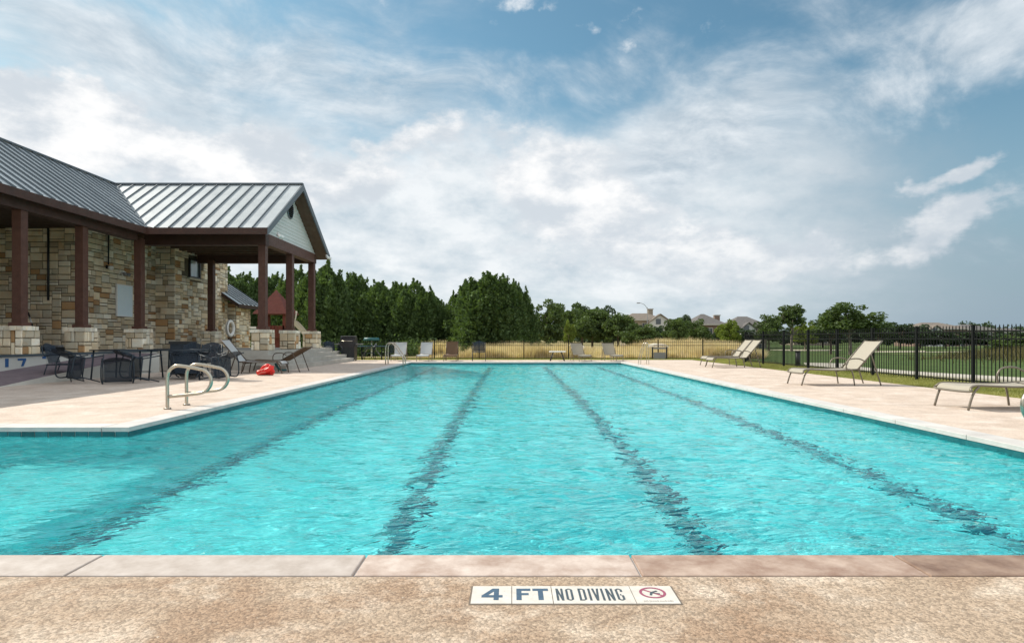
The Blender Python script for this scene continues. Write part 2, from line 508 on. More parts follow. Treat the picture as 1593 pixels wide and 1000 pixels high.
MAT['dry_grass'] = leaf_mat('dry_tall_grass', (0.50, 0.38, 0.24), (0.86, 0.74, 0.52), 0.3)
MAT['turf'] = leaf_mat('turf_blades', (0.19, 0.22, 0.06), (0.44, 0.42, 0.16), 0.3)
MAT['rough_grass'] = leaf_mat('rough_blades', (0.06, 0.07, 0.03), (0.20, 0.17, 0.08), 0.3)

def ground_mat():
    m, q, out = newmat('ground_cover')
    p = q.n('ShaderNodeNewGeometry').outputs['Position']
    x, y, z = q.sep(p)
    n1 = q.noise(p, 0.09, 5, 0.6, 0.3)
    n2 = q.noise(p, 1.3, 6, 0.7)
    n3 = q.noise(p, 18.0, 4, 0.7)
    fair = q.mix(q.rng(n2, 0.35, 0.65), (0.050, 0.088, 0.026), (0.090, 0.128, 0.042))
    dry = q.mix(q.rng(n2, 0.35, 0.65), (0.44, 0.35, 0.19), (0.28, 0.25, 0.11))
    lawn = q.mix(q.rng(n2, 0.35, 0.65), (0.26, 0.26, 0.08), (0.36, 0.31, 0.13))
    # fairway to the right, dry meadow in the middle, lawn close in
    wob = q.m('MULTIPLY', q.m('SUBTRACT', n1, 0.5), 8.0)
    fr = q.rng(q.m('SUBTRACT', q.m('ADD', x, wob), q.m('MULTIPLY', y, 0.40)), -2.5, -0.5)
    c = q.mix(fr, dry, fair)
    streak = q.noise(q.v('MULTIPLY', p, (0.02, 0.09, 0)), 1.0, 4, 0.6)
    c = q.mix(q.m('MULTIPLY', q.rng(streak, 0.50, 0.60), q.rng(y, 30, 60, 0.0, 0.55)), c, (0.135, 0.155, 0.055))
    c = q.mix(q.m('MULTIPLY', q.rng(y, 34.0, 31.0, 0.0, 0.8), q.rng(x, 11.8, 11.0)), c, lawn)
    c = q.v('SCALE', c, sc=q.rng(n3, 0.3, 0.7, 0.72, 1.25))
    bsdf(q, out, c, 0.95, 0, 0.1, bumpn(q, q.m('ADD', n3, n2), 0.5, 0.05))
    return m
MAT['ground'] = ground_mat()

def water_mat():
    m, q, out = newmat('pool_water')
    p = q.n('ShaderNodeNewGeometry').outputs['Position']
    r = q.n('ShaderNodeVectorRotate', rotation_type='Z_AXIS')
    q.put(r.inputs['Vector'], p)
    r.inputs['Angle'].default_value = R(-20)
    v1 = q.v('MULTIPLY', r.outputs[0], (1.0, 2.3, 1))
    a = q.noise(v1, 4.0, 2, 0.45, 0.6)
    b = q.noise(q.v('MULTIPLY', r.outputs[0], (1.0, 1.9, 1)), 10.0, 2, 0.5, 0.5)
    r2 = q.n('ShaderNodeVectorRotate', rotation_type='Z_AXIS')
    q.put(r2.inputs['Vector'], p)
    r2.inputs['Angle'].default_value = R(24)
    c = q.noise(q.v('MULTIPLY', r2.outputs[0], (0.8, 1.7, 1)), 2.6, 1, 0.4, 0.4)
    # sharpen the crests: troughs broad, ridges narrow
    ridge = q.m('SUBTRACT', 1.0, q.m('MULTIPLY', q.m('ABSOLUTE', q.m('SUBTRACT', a, 0.5)), 3.0))
    h = q.m('ADD', q.m('ADD', q.m('MULTIPLY', a, 0.8), q.m('MULTIPLY', ridge, 0.16)), q.m('ADD', q.m('MULTIPLY', b, 0.26), q.m('MULTIPLY', c, 1.1)))
    nb = bumpn(q, h, 1.0, 0.028)
    nb2 = bumpn(q, h, 1.0, 0.55)
    gl = q.n('ShaderNodeBsdfGlass')
    gl.inputs['Roughness'].default_value = 0.0
    gl.inputs['IOR'].default_value = 1.33
    q.put(gl.inputs['Color'], (0.88, 0.995, 1.0, 1))
    q.put(gl.inputs['Normal'], nb)
    tr = q.n('ShaderNodeBsdfTransparent')
    q.put(tr.inputs[0], (0.70, 0.97, 1.0, 1))
    di = q.n('ShaderNodeBsdfDiffuse')
    q.put(di.inputs[0], (0.05, 0.86, 0.92, 1))
    q.put(di.inputs['Normal'], nb2)
    m1 = q.n('ShaderNodeMixShader')
    m1.inputs[0].default_value = 0.0
    q.nt.links.new(gl.outputs[0], m1.inputs[1])
    q.nt.links.new(tr.outputs[0], m1.inputs[2])
    mx = q.n('ShaderNodeMixShader')
    mx.inputs[0].default_value = 0.165
    q.nt.links.new(m1.outputs[0], mx.inputs[1])
    q.nt.links.new(di.outputs[0], mx.inputs[2])
    q.nt.links.new(mx.outputs[0], out.inputs[0])
    return m
MAT['water'] = water_mat()

# ------------------------------------------------------------------ mesh helpers
class MB:
    def __init__(s):
        s.v = []; s.f = []; s.mi = []; s.cur = 0; s.smooth = []
    def add(s, vs, fs, smooth=False):
        b = len(s.v)
        s.v.extend([tuple(v) for v in vs])
        for f in fs:
            s.f.append([b + i for i in f]); s.mi.append(s.cur); s.smooth.append(smooth)
        return s
    def box(s, c, d, rz=0.0, mat=None):
        hx, hy, hz = d[0] / 2, d[1] / 2, d[2] / 2
        vs = [Vector((x, y, z)) for x in (-hx, hx) for y in (-hy, hy) for z in (-hz, hz)]
        M_ = (mat or Matrix.Rotation(rz, 4, 'Z'))
        vs = [M_ @ v + Vector(c) for v in vs]
        return s.add(vs, [(0, 1, 3, 2), (4, 6, 7, 5), (0, 4, 5, 1), (2, 3, 7, 6), (0, 2, 6, 4), (1, 5, 7, 3)])
    def b2(s, x0, x1, y0, y1, z0, z1):
        return s.box(((x0 + x1) / 2, (y0 + y1) / 2, (z0 + z1) / 2), (abs(x1 - x0), abs(y1 - y0), abs(z1 - z0)))
    def bar(s, a, b, w, h=None):
        """square bar from a to b"""
        a = Vector(a); b = Vector(b); h = h or w
        d = (b - a)
        L = d.length
        q = d.to_track_quat('X', 'Z').to_matrix().to_4x4()
        return s.box((a + b) / 2, (L, w, h), mat=q)
    def tube(s, pts, r, n=8, closed=False, cap=True, r2=None):
        pts = [Vector(p) for p in pts]
        N = len(pts)
        rings = []
        up = Vector((0, 0, 1))
        prev = None
        for i, p in enumerate(pts):
            if closed:
                t = pts[(i + 1) % N] - pts[i - 1]
            else:
                t = pts[min(i + 1, N - 1)] - pts[max(i - 1, 0)]
            t.normalize()
            if prev is None:
                ref = up if abs(t.z) < 0.9 else Vector((0, 1, 0))
                u = t.cross(ref).normalized()
            else:
                u = (prev - t * prev.dot(t)).normalized()
            prev = u
            w = t.cross(u)
            rr = r if r2 is None else r + (r2 - r) * i / max(1, N - 1)
            rings.append([p + (u * math.cos(2 * PI * k / n) + w * math.sin(2 * PI * k / n)) * rr for k in range(n)])
        vs = [v for rg in rings for v in rg]
        fs = []
        for i in range(N if closed else N - 1):
            j = (i + 1) % N
            for k in range(n):
                k2 = (k + 1) % n
                fs.append((i * n + k, i * n + k2, j * n + k2, j * n + k))
        if cap and not closed:
            fs.append(tuple(range(n))[::-1]); fs.append(tuple((N - 1) * n + k for k in range(n)))
        return s.add(vs, fs, True)
    def cyl(s, c, r, h, n=20, r2=None):
        c = Vector(c)
        return s.tube([c, c + Vector((0, 0, h))], r, n, r2=r2)
    def prism(s, poly, d0, axis='z', d1=None):
        """poly: list of 2D points; extruded along axis from d0 to d1"""
        n = len(poly)
        def P(a, b, c):
            return {'z': (a, b, c), 'x': (c, a, b), 'y': (a, c, b)}[axis]
        vs = [P(a, b, d0) for a, b in poly] + [P(a, b, d1) for a, b in poly]
        fs = [tuple(range(n))[::-1], tuple(range(n, 2 * n))] + [(i, (i + 1) % n, n + (i + 1) % n, n + i) for i in range(n)]
        return s.add(vs, fs)
    def quad3(s, a, b, c, d, th=None):
        """slab between four corners, thickness th downward along the normal"""
        a, b, c, d = map(Vector, (a, b, c, d))
        nn = (b - a).cross(d - a).normalized() * (th or 0)
        if not th:
            return s.add([a, b, c, d], [(0, 1, 2, 3)])
        vs = [a, b, c, d, a - nn, b - nn, c - nn, d - nn]
        return s.add(vs, [(0, 1, 2, 3), (7, 6, 5, 4), (0, 4, 5, 1), (1, 5, 6, 2), (2, 6, 7, 3), (3, 7, 4, 0)])
    def mesh(s, name, mats):
        me = bpy.data.meshes.new(name)
        me.from_pydata(s.v, [], s.f)
        if not isinstance(mats, (list, tuple)):
            mats = [mats]
        for m in mats:
            me.materials.append(m)
        me.polygons.foreach_set('material_index', s.mi)
        me.polygons.foreach_set('use_smooth', s.smooth)
        me.update()
        return me
    def build(s, name, mats, parent=None, loc=None, kind=None):
        return put(name, s.mesh(name, mats), parent, loc, kind)

def put(name, me, parent=None, loc=None, kind=None):
    o = bpy.data.objects.new(name, me)
    COL.objects.link(o)
    if parent is not None:
        o.parent = parent
    if loc is not None:
        o.location = loc
    if kind:
        o['kind'] = kind
    return o

def tag(o, label, cat, group=None, kind=None):
    o['label'] = label
    o['category'] = cat
    if group:
        o['group'] = group
    if kind:
        o['kind'] = kind
    return o

def empty(name, label, cat, loc=(0, 0, 0), rz=0.0, group=None):
    o = bpy.data.objects.new(name, None)
    o.empty_display_size = 0.2
    COL.objects.link(o)
    o.location = loc
    o.rotation_euler = (0, 0, rz)
    return tag(o, label, cat, group)

def copy_tree(o, parent=None):
    c = o.copy()
    COL.objects.link(c)
    c.parent = parent
    for ch in list(o.children):
        copy_tree(ch, c)
    return c

def place(src, loc, rz=0.0, label=None, sc=None, rot=None):
    c = copy_tree(src)
    c.location = loc
    c.rotation_euler = rot or (0, 0, rz)
    if sc is not None:
        c.scale = sc if isinstance(sc, tuple) else (sc, sc, sc)
    if label:
        c['label'] = label
    return c

def curve(pts, n=6):
    """Catmull-Rom through the points"""
    P = [Vector(p) for p in pts]
    P = [P[0] * 2 - P[1]] + P + [P[-1] * 2 - P[-2]]
    out = []
    for i in range(1, len(P) - 2):
        for k in range(n):
            t = k / n
            a, b, c, d = P[i - 1], P[i], P[i + 1], P[i + 2]
            out.append(0.5 * ((2 * b) + (c - a) * t + (2 * a - 5 * b + 4 * c - d) * t * t + (3 * b - a - 3 * c + d) * t ** 3))
    out.append(P[-2])
    return out

def fastmesh(name, V, faces_n, mats, smooth=False):
    """V (N*k,3) with consecutive k-gons"""
    k = faces_n
    V = np.asarray(V, dtype=np.float32).reshape(-1, 3)
    nf = len(V) // k
    me = bpy.data.meshes.new(name)
    me.vertices.add(len(V)); me.vertices.foreach_set('co', V.ravel())
    me.loops.add(nf * k); me.loops.foreach_set('vertex_index', np.arange(nf * k, dtype=np.int32))
    me.polygons.add(nf)
    me.polygons.foreach_set('loop_start', np.arange(0, nf * k, k, dtype=np.int32))
    me.polygons.foreach_set('loop_total', np.full(nf, k, dtype=np.int32))
    me.materials.append(mats)
    me.update(calc_edges=True)
    return me

def gridmesh(name, xs, ys, zf, mat, smooth=True):
    X, Y = np.meshgrid(xs, ys)
    Z = zf(X, Y)
    V = np.stack([X, Y, Z], -1).reshape(-1, 3).astype(np.float32)
    nx, ny = len(xs), len(ys)
    i = np.arange(nx - 1); j = np.arange(ny - 1)
    I, J = np.meshgrid(i, j)
    a = (J * nx + I).ravel()
    Fc = np.stack([a, a + 1, a + nx + 1, a + nx], -1).astype(np.int32)
    me = bpy.data.meshes.new(name)
    me.vertices.add(len(V)); me.vertices.foreach_set('co', V.ravel())
    me.loops.add(Fc.size); me.loops.foreach_set('vertex_index', Fc.ravel())
    me.polygons.add(len(Fc))
    me.polygons.foreach_set('loop_start', np.arange(0, Fc.size, 4, dtype=np.int32))
    me.polygons.foreach_set('loop_total', np.full(len(Fc), 4, dtype=np.int32))
    if smooth:
        me.polygons.foreach_set('use_smooth', np.ones(len(Fc), dtype=bool))
    me.materials.append(mat)
    me.update(calc_edges=True)
    return me

# ------------------------------------------------------------------ ground
def ground_z(X, Y):
    X = np.asarray(X, float); Y = np.asarray(Y, float)
    d = np.hypot(X, Y)
    z = -0.12 - 0.45 * np.clip((Y - 33) / 60.0, 0, 1) - 0.25 * np.clip((X - 12) / 30.0, 0, 1)
    z = z + 0.10 * np.sin(X * 0.21 + 1.3) * np.sin(Y * 0.17) * np.clip((d - 30) / 20.0, 0, 1)
    z = z + 0.55 * np.exp(-(((X - 14.5) / 4.5) ** 2 + ((Y - 50) / 8.0) ** 2))
    z = z + 0.50 * np.exp(-(((X - 26) / 4.0) ** 2 + ((Y - 30) / 3.5) ** 2))
    pit = (X > -30) & (X < 8.7) & (Y < 29.4) & (Y > -6)
    return np.where(pit & (X < 8.4) & (Y < 29.0), -2.5, z)

def gz(x, y):
    return float(ground_z(x, y))

xs = np.unique(np.concatenate([np.arange(-60, 8, 4.0), [8.35, 8.7], np.arange(9, 60, 1.5), np.arange(60, 200, 10.0), np.linspace(-3000, -60, 14), np.linspace(200, 3000, 14), [-30.5, -30]]))
ys = np.unique(np.concatenate([[-3000, -300, -60, -20, -6.5, -6], np.arange(0, 28, 4.0), [28.9, 29.3], np.arange(30, 70, 1.5), np.arange(70, 200, 8.0), np.linspace(200, 4000, 14)]))
o = put('ground', gridmesh('ground', xs, ys, ground_z, MAT['ground']), kind='structure')

# ------------------------------------------------------------------ pool
XL, XR, Y0, Y1 = -4.34, 4.76, 2.857, 26.7      # main basin
XE, YE = -15.0, 7.0                            # side bay to the left
WZ = -0.100
FZ = -1.27
poly = [(XE, Y0), (XR, Y0), (XR, Y1), (XL, Y1), (XL, YE), (XE, YE)]

basin = MB()
n = len(poly)
for i in range(n):
    a, b = poly[i], poly[(i + 1) % n]
    basin.add([(a[0], a[1], FZ), (b[0], b[1], FZ), (b[0], b[1], -0.205), (a[0], a[1], -0.205)], [(0, 1, 2, 3)])
basin.add([(XE, Y0, FZ), (XR, Y0, FZ), (XR, YE, FZ), (XL, YE, FZ), (XE, YE, FZ), (XR, Y1, FZ), (XL, Y1, FZ)],
          [(0, 1, 2, 3, 4), (3, 2, 5, 6)])
bo = basin.build('pool_basin', MAT['plaster'], kind='structure')
tb = MB()
for i in range(n):
    a, b = Vector((*poly[i], 0)), Vector((*poly[(i + 1) % n], 0))
    if i == 4:
        continue
    tb.add([(a.x, a.y, -0.205), (b.x, b.y, -0.205), (b.x, b.y, -0.034), (a.x, a.y, -0.034)], [(0, 1, 2, 3)])
tbo = tb.build('tile_band', MAT['wtile'], bo)
# the bay's far wall shows its waterline tiles one by one
gb = MB(); gb.add([(XL, YE + 0.006, -0.205), (XE, YE + 0.006, -0.205), (XE, YE + 0.006, -0.034), (XL, YE + 0.006, -0.034)], [(0, 1, 2, 3)])
gbo = gb.build('tile_grout', MAT['grout'], bo)
tm = MB().box((0, 0, 0), (0.140, 0.012, 0.140)).mesh('waterline_tile', MAT['wtile'])
k = 0
x = XL - 0.075
while x > -7.9:
    put('waterline_tile', tm, bo, (x, YE + 0.002, -0.112)); x -= 0.152
rest = MB()
while x > XE:
    rest.box((x, YE + 0.002, -0.112), (0.140, 0.012, 0.140)); x -= 0.152
rest.build('waterline_tile_run', MAT['wtile'], bo, kind='stuff')
lanes = []
for lx, ya, yb in ((-3.07, 3.3, 25.6), (-0.85, 3.3, 25.6), (1.37, 3.3, 25.6), (3.56, 3.3, 25.6), (-5.3, 3.3, 6.5), (-7.5, 3.3, 6.5)):
    mb = MB().b2(lx - 0.10, lx + 0.10, ya, yb, FZ, FZ + 0.004)
    lanes.append(mb.build('lane_line', MAT['lane'], bo))

# water: a real ripple surface
NW = 60
wl = np.exp(RNG.uniform(np.log(0.14), np.log(0.9), NW))
ang = RNG.normal(R(112), 0.62, NW)
kk = 2 * np.pi / wl
amp = 0.0010 * (wl / 0.5) ** 0.9 * RNG.uniform(0.5, 1.2, NW)
ph = RNG.uniform(0, 2 * np.pi, NW)
def water_z(X, Y):
    Z = np.zeros_like(X)
    wx = X + 0.10 * np.sin(Y * 1.7 + X * 0.6); wy = Y + 0.10 * np.sin(X * 1.3 - Y * 0.4)
    for i in range(NW):
        Z += amp[i] * np.sin(kk[i] * (wx * np.cos(ang[i]) + wy * np.sin(ang[i])) + ph[i])
    patch = 0.75 + 0.35 * np.sin(X * 0.5 + 1.0) * np.sin(Y * 0.37) 
    return WZ + Z * patch
def lin(a, b, st):
    return np.linspace(a, b, int(round((b - a) / st)) + 1)
ysn = [Y0]
while ysn[-1] < YE:
    ysn.append(ysn[-1] + max(0.018, 0.0065 * ysn[-1]))
ysn = np.array(ysn); ysn = Y0 + (ysn - Y0) * (YE - Y0) / (ysn[-1] - Y0)
ysf = [YE]
while ysf[-1] < Y1:
    ysf.append(ysf[-1] + 0.0055 * ysf[-1])
ysf = np.array(ysf); ysf = YE + (ysf - YE) * (Y1 - YE) / (ysf[-1] - YE)
wm = gridmesh('water', lin(XL, XR, 0.03), np.concatenate([ysn, ysf[1:]]), water_z, MAT['water'])
wo_ = put('water', wm, kind='structure')
wm2 = gridmesh('bay_water', lin(XE, XL, 0.035), ysn, water_z, MAT['water'])
wo2 = put('bay_water', wm2, wo_, kind='structure')

for o in (wo_, wo2):
    o.cycles.is_caustics_caster = True
for o in [bo] + lanes:
    o.cycles.is_caustics_receiver = True

# coping: separate slabs, joints between
cop = bpy.data.objects.new('pool_coping', None); COL.objects.link(cop); cop['kind'] = 'structure'
def slab(x0, x1, y0, y1, m, th=0.05, z=0.0):
    e = 0.005
    c = 0.006
    b = MB()
    ax0, ax1, ay0, ay1 = x0 + e, x1 - e, y0 + e, y1 - e
    vs = []
    for zz, q in ((z - th, 0), (z - c, 0), (z - c * 0.3, c * 0.35), (z, c)):
        vs += [(ax0 + q, ay0 + q, zz), (ax1 - q, ay0 + q, zz), (ax1 - q, ay1 - q, zz), (ax0 + q, ay1 - q, zz)]
    fs = [(3, 2, 1, 0), (12, 13, 14, 15)]
    for l in range(3):
        for i in range(4):
            j = (i + 1) % 4
            fs.append((l * 4 + i, l * 4 + j, l * 4 + 4 + j, l * 4 + 4 + i))
    b.add(vs, fs)
    return b.build('coping_slab', m, cop)
CW = 0.25
jx = [XE - 1, -13.0, -11.8, -10.43, -9.21, -7.99, -6.77, -5.55, -4.33, -3.11, -1.89, -0.67, 0.553, 1.775, 2.99, 4.20, 5.05]
tone = {-5.55: 'coping_pale', -4.33: 'coping_pale', -3.11: 'coping_pale', -1.89: 'coping_pale', -0.67: 'coping_mid', 0.553: 'coping_brown', 1.775: 'coping_dark', 2.99: 'coping_dark'}
for a, b in zip(jx[:-1], jx[1:]):
    slab(a, b, Y0 - CW, Y0 + 0.012, MAT[tone.get(a, 'coping_pale')])
def run(a, b, fix0, fix1, axis):
    nn = max(1, round(abs(b - a) / 1.22))
    for i in range(nn):
        p, q = a + (b - a) * i / nn, a + (b - a) * (i + 1) / nn
        if axis == 'y':
            slab(fix0, fix1, p, q, MAT['coping_white'])
        else:
            slab(p, q, fix0, fix1, MAT['coping_white'])
run(Y0 + 0.012, Y1, XR - 0.012, XR + 0.29, 'y')
run(YE - 0.012, Y1, XL - 0.30, XL + 0.012, 'y')
run(XL - 0.30, XR + 0.29, Y1 - 0.012, Y1 + 0.30, 'x')
run(XE - 1, XL - 0.30, YE - 0.012, YE + 0.30, 'x')
# mortar bed showing in the joints
cb = MB()
cb.b2(XE - 1, XR + .29, Y0 - CW + 0.004, Y0 - .002, -0.06, -0.012)
cb.b2(XR + .002, XR + .285, Y0, Y1 + .29, -0.06, -0.012)
cb.b2(XL - .295, XL - .002, YE, Y1 + .29, -0.06, -0.012)
cb.b2(XL - .295, XR + .285, Y1 + .002, Y1 + .29, -0.061, -0.013)
cb.b2(XE - 1, XL - .29, YE + .004, YE + .29, -0.061, -0.013)
cb.build('joint_mortar', MAT['coping_white'], cop)

# deck sheets
DZ = -0.004
dk = MB()
def sheet(b, x0, x1, y0, y1, z, th=0.35):
    b.b2(x0, x1, y0, y1, z - th, z)
near = MB(); sheet(near, XE - 15, 8.6, -5.5, Y0 - CW, DZ)
put('pool_deck_near', near.mesh('pool_deck_near', MAT['deck_near']), kind='structure')
sheet(dk, XR + 0.29, 8.6, Y0 - CW, 29.4, DZ)
dko = dk.build('pool_deck', MAT['deck'], kind='structure')
lf = MB(); lf.b2(-28, XL - 0.30, YE + 0.30, 29.4, DZ - .35, DZ)
lf.b2(XL - 0.30, XR + 0.29, Y1 + 0.30, 29.4, DZ - .35, DZ)
lf.b2(-28, XE - 1, Y0 - CW, YE + 0.3, DZ - .35, DZ)
lf.build('pool_deck_left', MAT['deck'], kind='structure')
# dark control joints sawn across the deck, real shallow strips of sealant
js = MB()
for yy in (6.2, 9.4, 12.6, 15.8, 19.0, 22.2, 25.4):
    js.b2(XR + 0.30, 8.6, yy - 0.006, yy + 0.006, DZ - .002, DZ + .0012)
for yy in (10.2, 13.4, 16.6, 19.8):
    js.b2(-10.6, XL - 0.31, yy - 0.006, yy + 0.006, DZ - .002, DZ + .0012)
js.build('deck_joint', MAT['patio'], dko)

# depth marker tiles set in the deck
def textmesh(name, s, size, w, h, m, th=0.0008):
    cu = bpy.data.curves.new(name, 'FONT')
    cu.body = s
    cu.size = size
    cu.extrude = th
    cu.resolution_u = 6
    cu.offset = 0.0
    o = bpy.data.objects.new(name + '_tmp', cu)
    COL.objects.link(o)
    bpy.context.view_layer.update()
    me = bpy.data.meshes.new_from_object(o)
    bpy.data.objects.remove(o, do_unlink=True)
    me.materials.clear(); me.materials.append(m)
    co = np.zeros(len(me.vertices) * 3, dtype=np.float32)
    me.vertices.foreach_get('co', co)
    co = co.reshape(-1, 3)
    mn, mx = co.min(0), co.max(0)
    co[:, 0] = (co[:, 0] - (mn[0] + mx[0]) / 2) * (w / (mx[0] - mn[0]))
    co[:, 1] = (co[:, 1] - (mn[1] + mx[1]) / 2) * (h / (mx[1] - mn[1]))
    me.vertices.foreach_set('co', co.ravel())
    me.update()
    me.name = name
    return me

def bold(s, size, w, h, m, weight=0.0):
    me = textmesh('lettering', s, size, w, h, m)
    return me

mk = empty('depth_marker', 'row of white tiles in the deck reading 4 FT NO DIVING', 'depth marker', (-0.155, 2.336, DZ))
TW = [0.0, 0.158, 0.316, 0.632, 0.80]
TH = 0.164
bed = MB().b2(-0.006, 0.806, -0.006, TH + 0.006, 0.0, 0.0015).build('tile_bed', simple('tile_mortar', (0.16, 0.13, 0.10), None), mk)
for i in range(4):
    b = MB()
    a, c = TW[i] + 0.0015, TW[i + 1] - 0.0015
    b.b2(a, c, 0, TH, 0.0, 0.004)
    t = b.build('tile', MAT['tile_white'], mk)
# figure 4 and FT as solid strokes, heavy and wide
def strokes(lst, m, z=0.0046):
    b = MB()
    for j, pl in enumerate(lst):
        b.prism(pl, 0.002, 'z', z + j * 0.00001)
    return b.build('lettering', m, mk)
def rect(x0, y0, x1, y1):
    return [(x0, y0), (x1, y0), (x1, y1), (x0, y1)]
ox, oy, ow, oh = 0.040, 0.030, 0.082, 0.108
q4 = [[(ox, oy + .22 * oh), (ox + ow, oy + .22 * oh), (ox + ow, oy + .42 * oh), (ox, oy + .42 * oh)],
      [(ox + .58 * ow, oy), (ox + .82 * ow, oy), (ox + .82 * ow, oy + oh), (ox + .58 * ow, oy + oh)],
      [(ox, oy + .38 * oh), (ox + .27 * ow, oy + .38 * oh), (ox + .80 * ow, oy + oh), (ox + .50 * ow, oy + oh)]]
strokes(q4, MAT['ink'])
fx = 0.176
strokes([rect(fx, oy, fx + .020, oy + oh), rect(fx + .0195, oy + oh - .022, fx + .056, oy + oh), rect(fx + .0195, oy + .045, fx + .048, oy + .065),
         rect(fx + .064, oy + oh - .022, fx + .126, oy + oh), rect(fx + .085, oy, fx + .105, oy + oh - .0215)], MAT['ink'])
def letter_strokes():
    """NO DIVING in condensed heavy capitals"""
    L = []
    x = 0.332
    w, s, H = 0.028, 0.0088, 0.112
    y = 0.026
    def I():
        L.append(rect(x, y, x + s, y + H))
    def N(x):
        L.append(rect(x, y, x + s, y + H)); L.append(rect(x + w - s, y, x + w, y + H))
        L.append([(x + s * .2, y + H), (x + w - s, y), (x + w - s * .2, y), (x + s, y + H)])
    def ring(x, half=False, gap=False):
        o1, i1 = [], []
        c = 0.011
        out = [(x + c, y), (x + w - c, y), (x + w, y + c), (x + w, y + H - c), (x + w - c, y + H), (x + c, y + H), (x, y + H - c), (x, y + c)]
        inn = [(x + c, y + s), (x + w - c, y + s), (x + w - s, y + c), (x + w - s, y + H - c), (x + w - c, y + H - s), (x + c, y + H - s), (x + s, y + H - c), (x + s, y + c)]
        if half:
            for k_ in (5, 6, 7):
                pass
            out[0], out[5], out[6], out[7] = (x + s, y), (x + s, y + H), (x + s, y + H - .001), (x + s, y + .001)
            inn[0], inn[5], inn[6], inn[7] = (x + s, y + s), (x + s, y + H - s), (x + s, y + H - s), (x + s, y + s)
        for k_ in range(8):
            if half and k_ in (5, 6, 7):
                continue
            if gap and k_ == 2:
                L.append([(x + w, y + c), (x + w, y + H * .42), (x + w - s, y + H * .42), (x + w - s, y + c)])
                L.append([(x + w, y + H * .72), (x + w, y + H - c), (x + w - s, y + H - c), (x + w - s, y + H * .72)])
                L.append(rect(x + w * .5, y + H * .42, x + w - s, y + H * .42 + .012))
                continue
            L.append([out[k_], out[(k_ + 1) % 8], inn[(k_ + 1) % 8], inn[k_]])
    def V(x):
        L.append([(x, y + H), (x + s, y + H), (x + w * .5 + s * .4, y), (x + w * .5 - s * .5, y)])
        L.append([(x + w, y + H), (x + w - s, y + H), (x + w * .5 - s * .4, y), (x + w * .5 + s * .5, y)])
    N(x); x2 = x + w + .010; ring(x2)
    x = x2 + w + .022
    L.append(rect(x, y, x + s, y + H)); ring(x, half=True)
    x = x + w + .011
    L.append(rect(x, y, x + s, y + H)); x = x + s + .007
    V(x); x = x + w + .007
    L.append(rect(x, y, x + s, y + H)); x = x + s + .011
    N(x); x = x + w + .010
    ring(x, gap=True)
    return L
strokes(letter_strokes(), MAT['ink_black'])
# no-diving emblem: ring, bar and a diving figure
rb = MB()
cx, cy_, r1, r2 = 0.713, 0.098, 0.052, 0.0415
N_ = 32
vs = []
for i in range(N_):
    a = 2 * PI * i / N_
    vs += [(cx + r1 * math.cos(a), cy_ + r1 * math.sin(a), 0.0048), (cx + r2 * math.cos(a), cy_ + r2 * math.sin(a), 0.0048)]
rb.add(vs, [(2 * i, (2 * i + 2) % (2 * N_), (2 * i + 3) % (2 * N_), 2 * i + 1) for i in range(N_)])
rb.bar((cx - .034, cy_ + .030, 0.0045), (cx + .034, cy_ - .030, 0.0045), 0.008, 0.001)
rb.build('prohibition_ring', MAT['ink_red'], mk)
fb = MB()
fb.bar((cx - .012, cy_ - .024, .0049), (cx - .004, cy_ + .004, .0049), .009, .0006)
fb.bar((cx - .004, cy_ + .002, .0050), (cx + .020, cy_ + .016, .0050), .008, .0006)
fb.bar((cx - .006, cy_ - .002, .0051), (cx + .026, cy_ - .010, .0051), .006, .0006)
fb.build('diver_figure', MAT['ink_black'], mk)
cm = textmesh('caption_lettering', 'NO DIVING ALLOWED', 0.02, 0.112, 0.012, MAT['ink_grey'])
put('caption_lettering', cm, mk, (cx + .006, 0.020, 0.0042))
# ------------------------------------------------------------------ patio, steps, ramp
PZ = 0.60
XP = -8.10
YF, YB = 20.55, 28.0
pt = bpy.data.objects.new('patio', None); COL.objects.link(pt); pt['kind'] = 'structure'
b = MB(); b.prism([(-24, 8), (-11.8, 8), (-11.8, YF), (XP, YF), (XP, YB), (-24, YB)], -0.3, 'z', PZ)
b.build('patio_floor', MAT['patio'], pt)
for k in (1, 2, 3):
    t = 0.32
    z1 = PZ - 0.15 * k
    x1, y1 = XP + t * k, YF - t * k
    b = MB()
    b.prism([(-11.798, YF - t * (k - 1) - .002), (XP + t * (k - 1) + .002, YF - t * (k - 1) - .002), (XP + t * (k - 1) + .002, YB - .002 * k), (x1, YB - .002 * k), (x1, y1), (-11.798, y1)], -0.2, 'z', z1)
    b.build('step', MAT['patio'], pt)
b = MB()
b.b2(-11.798, -11.74, 8, YF, PZ - 0.02, PZ + 0.028)
b.build('patio_edge', simple('edge_metal', (0.06, 0.085, 0.10), None, rough=0.5), pt)
wf = MB()
yy = 8.0
while yy < YF - 1:
    wf.b2(-11.80, -11.775, yy + .008, yy + 1.9, -0.1, PZ - 0.022); yy += 1.908
wf.build('wall_panel', MAT['wallface'], pt)
rm = MB()
def rz_in(y): return 0.24 + 0.075 * (y - 14.2) if y < 19 else PZ
ya, yb = 10.2, 18.6
rm.add([(-11.77, ya, 0.0), (-10.6, ya, 0.0), (-10.6, yb, 0.55), (-11.77, yb, 0.60), (-11.77, ya, -.3), (-10.6, ya, -.3), (-10.6, yb, -.3), (-11.77, yb, -.3),
        (-11.77, 14.2, .25), (-10.6, 12.8, .012), (-10.6, 14.6, .20)],
       [(0, 1, 9, 8), (8, 9, 10), (8, 10, 2, 3)])
rm.build('ramp', MAT['ramp'], pt)
rs = MB()
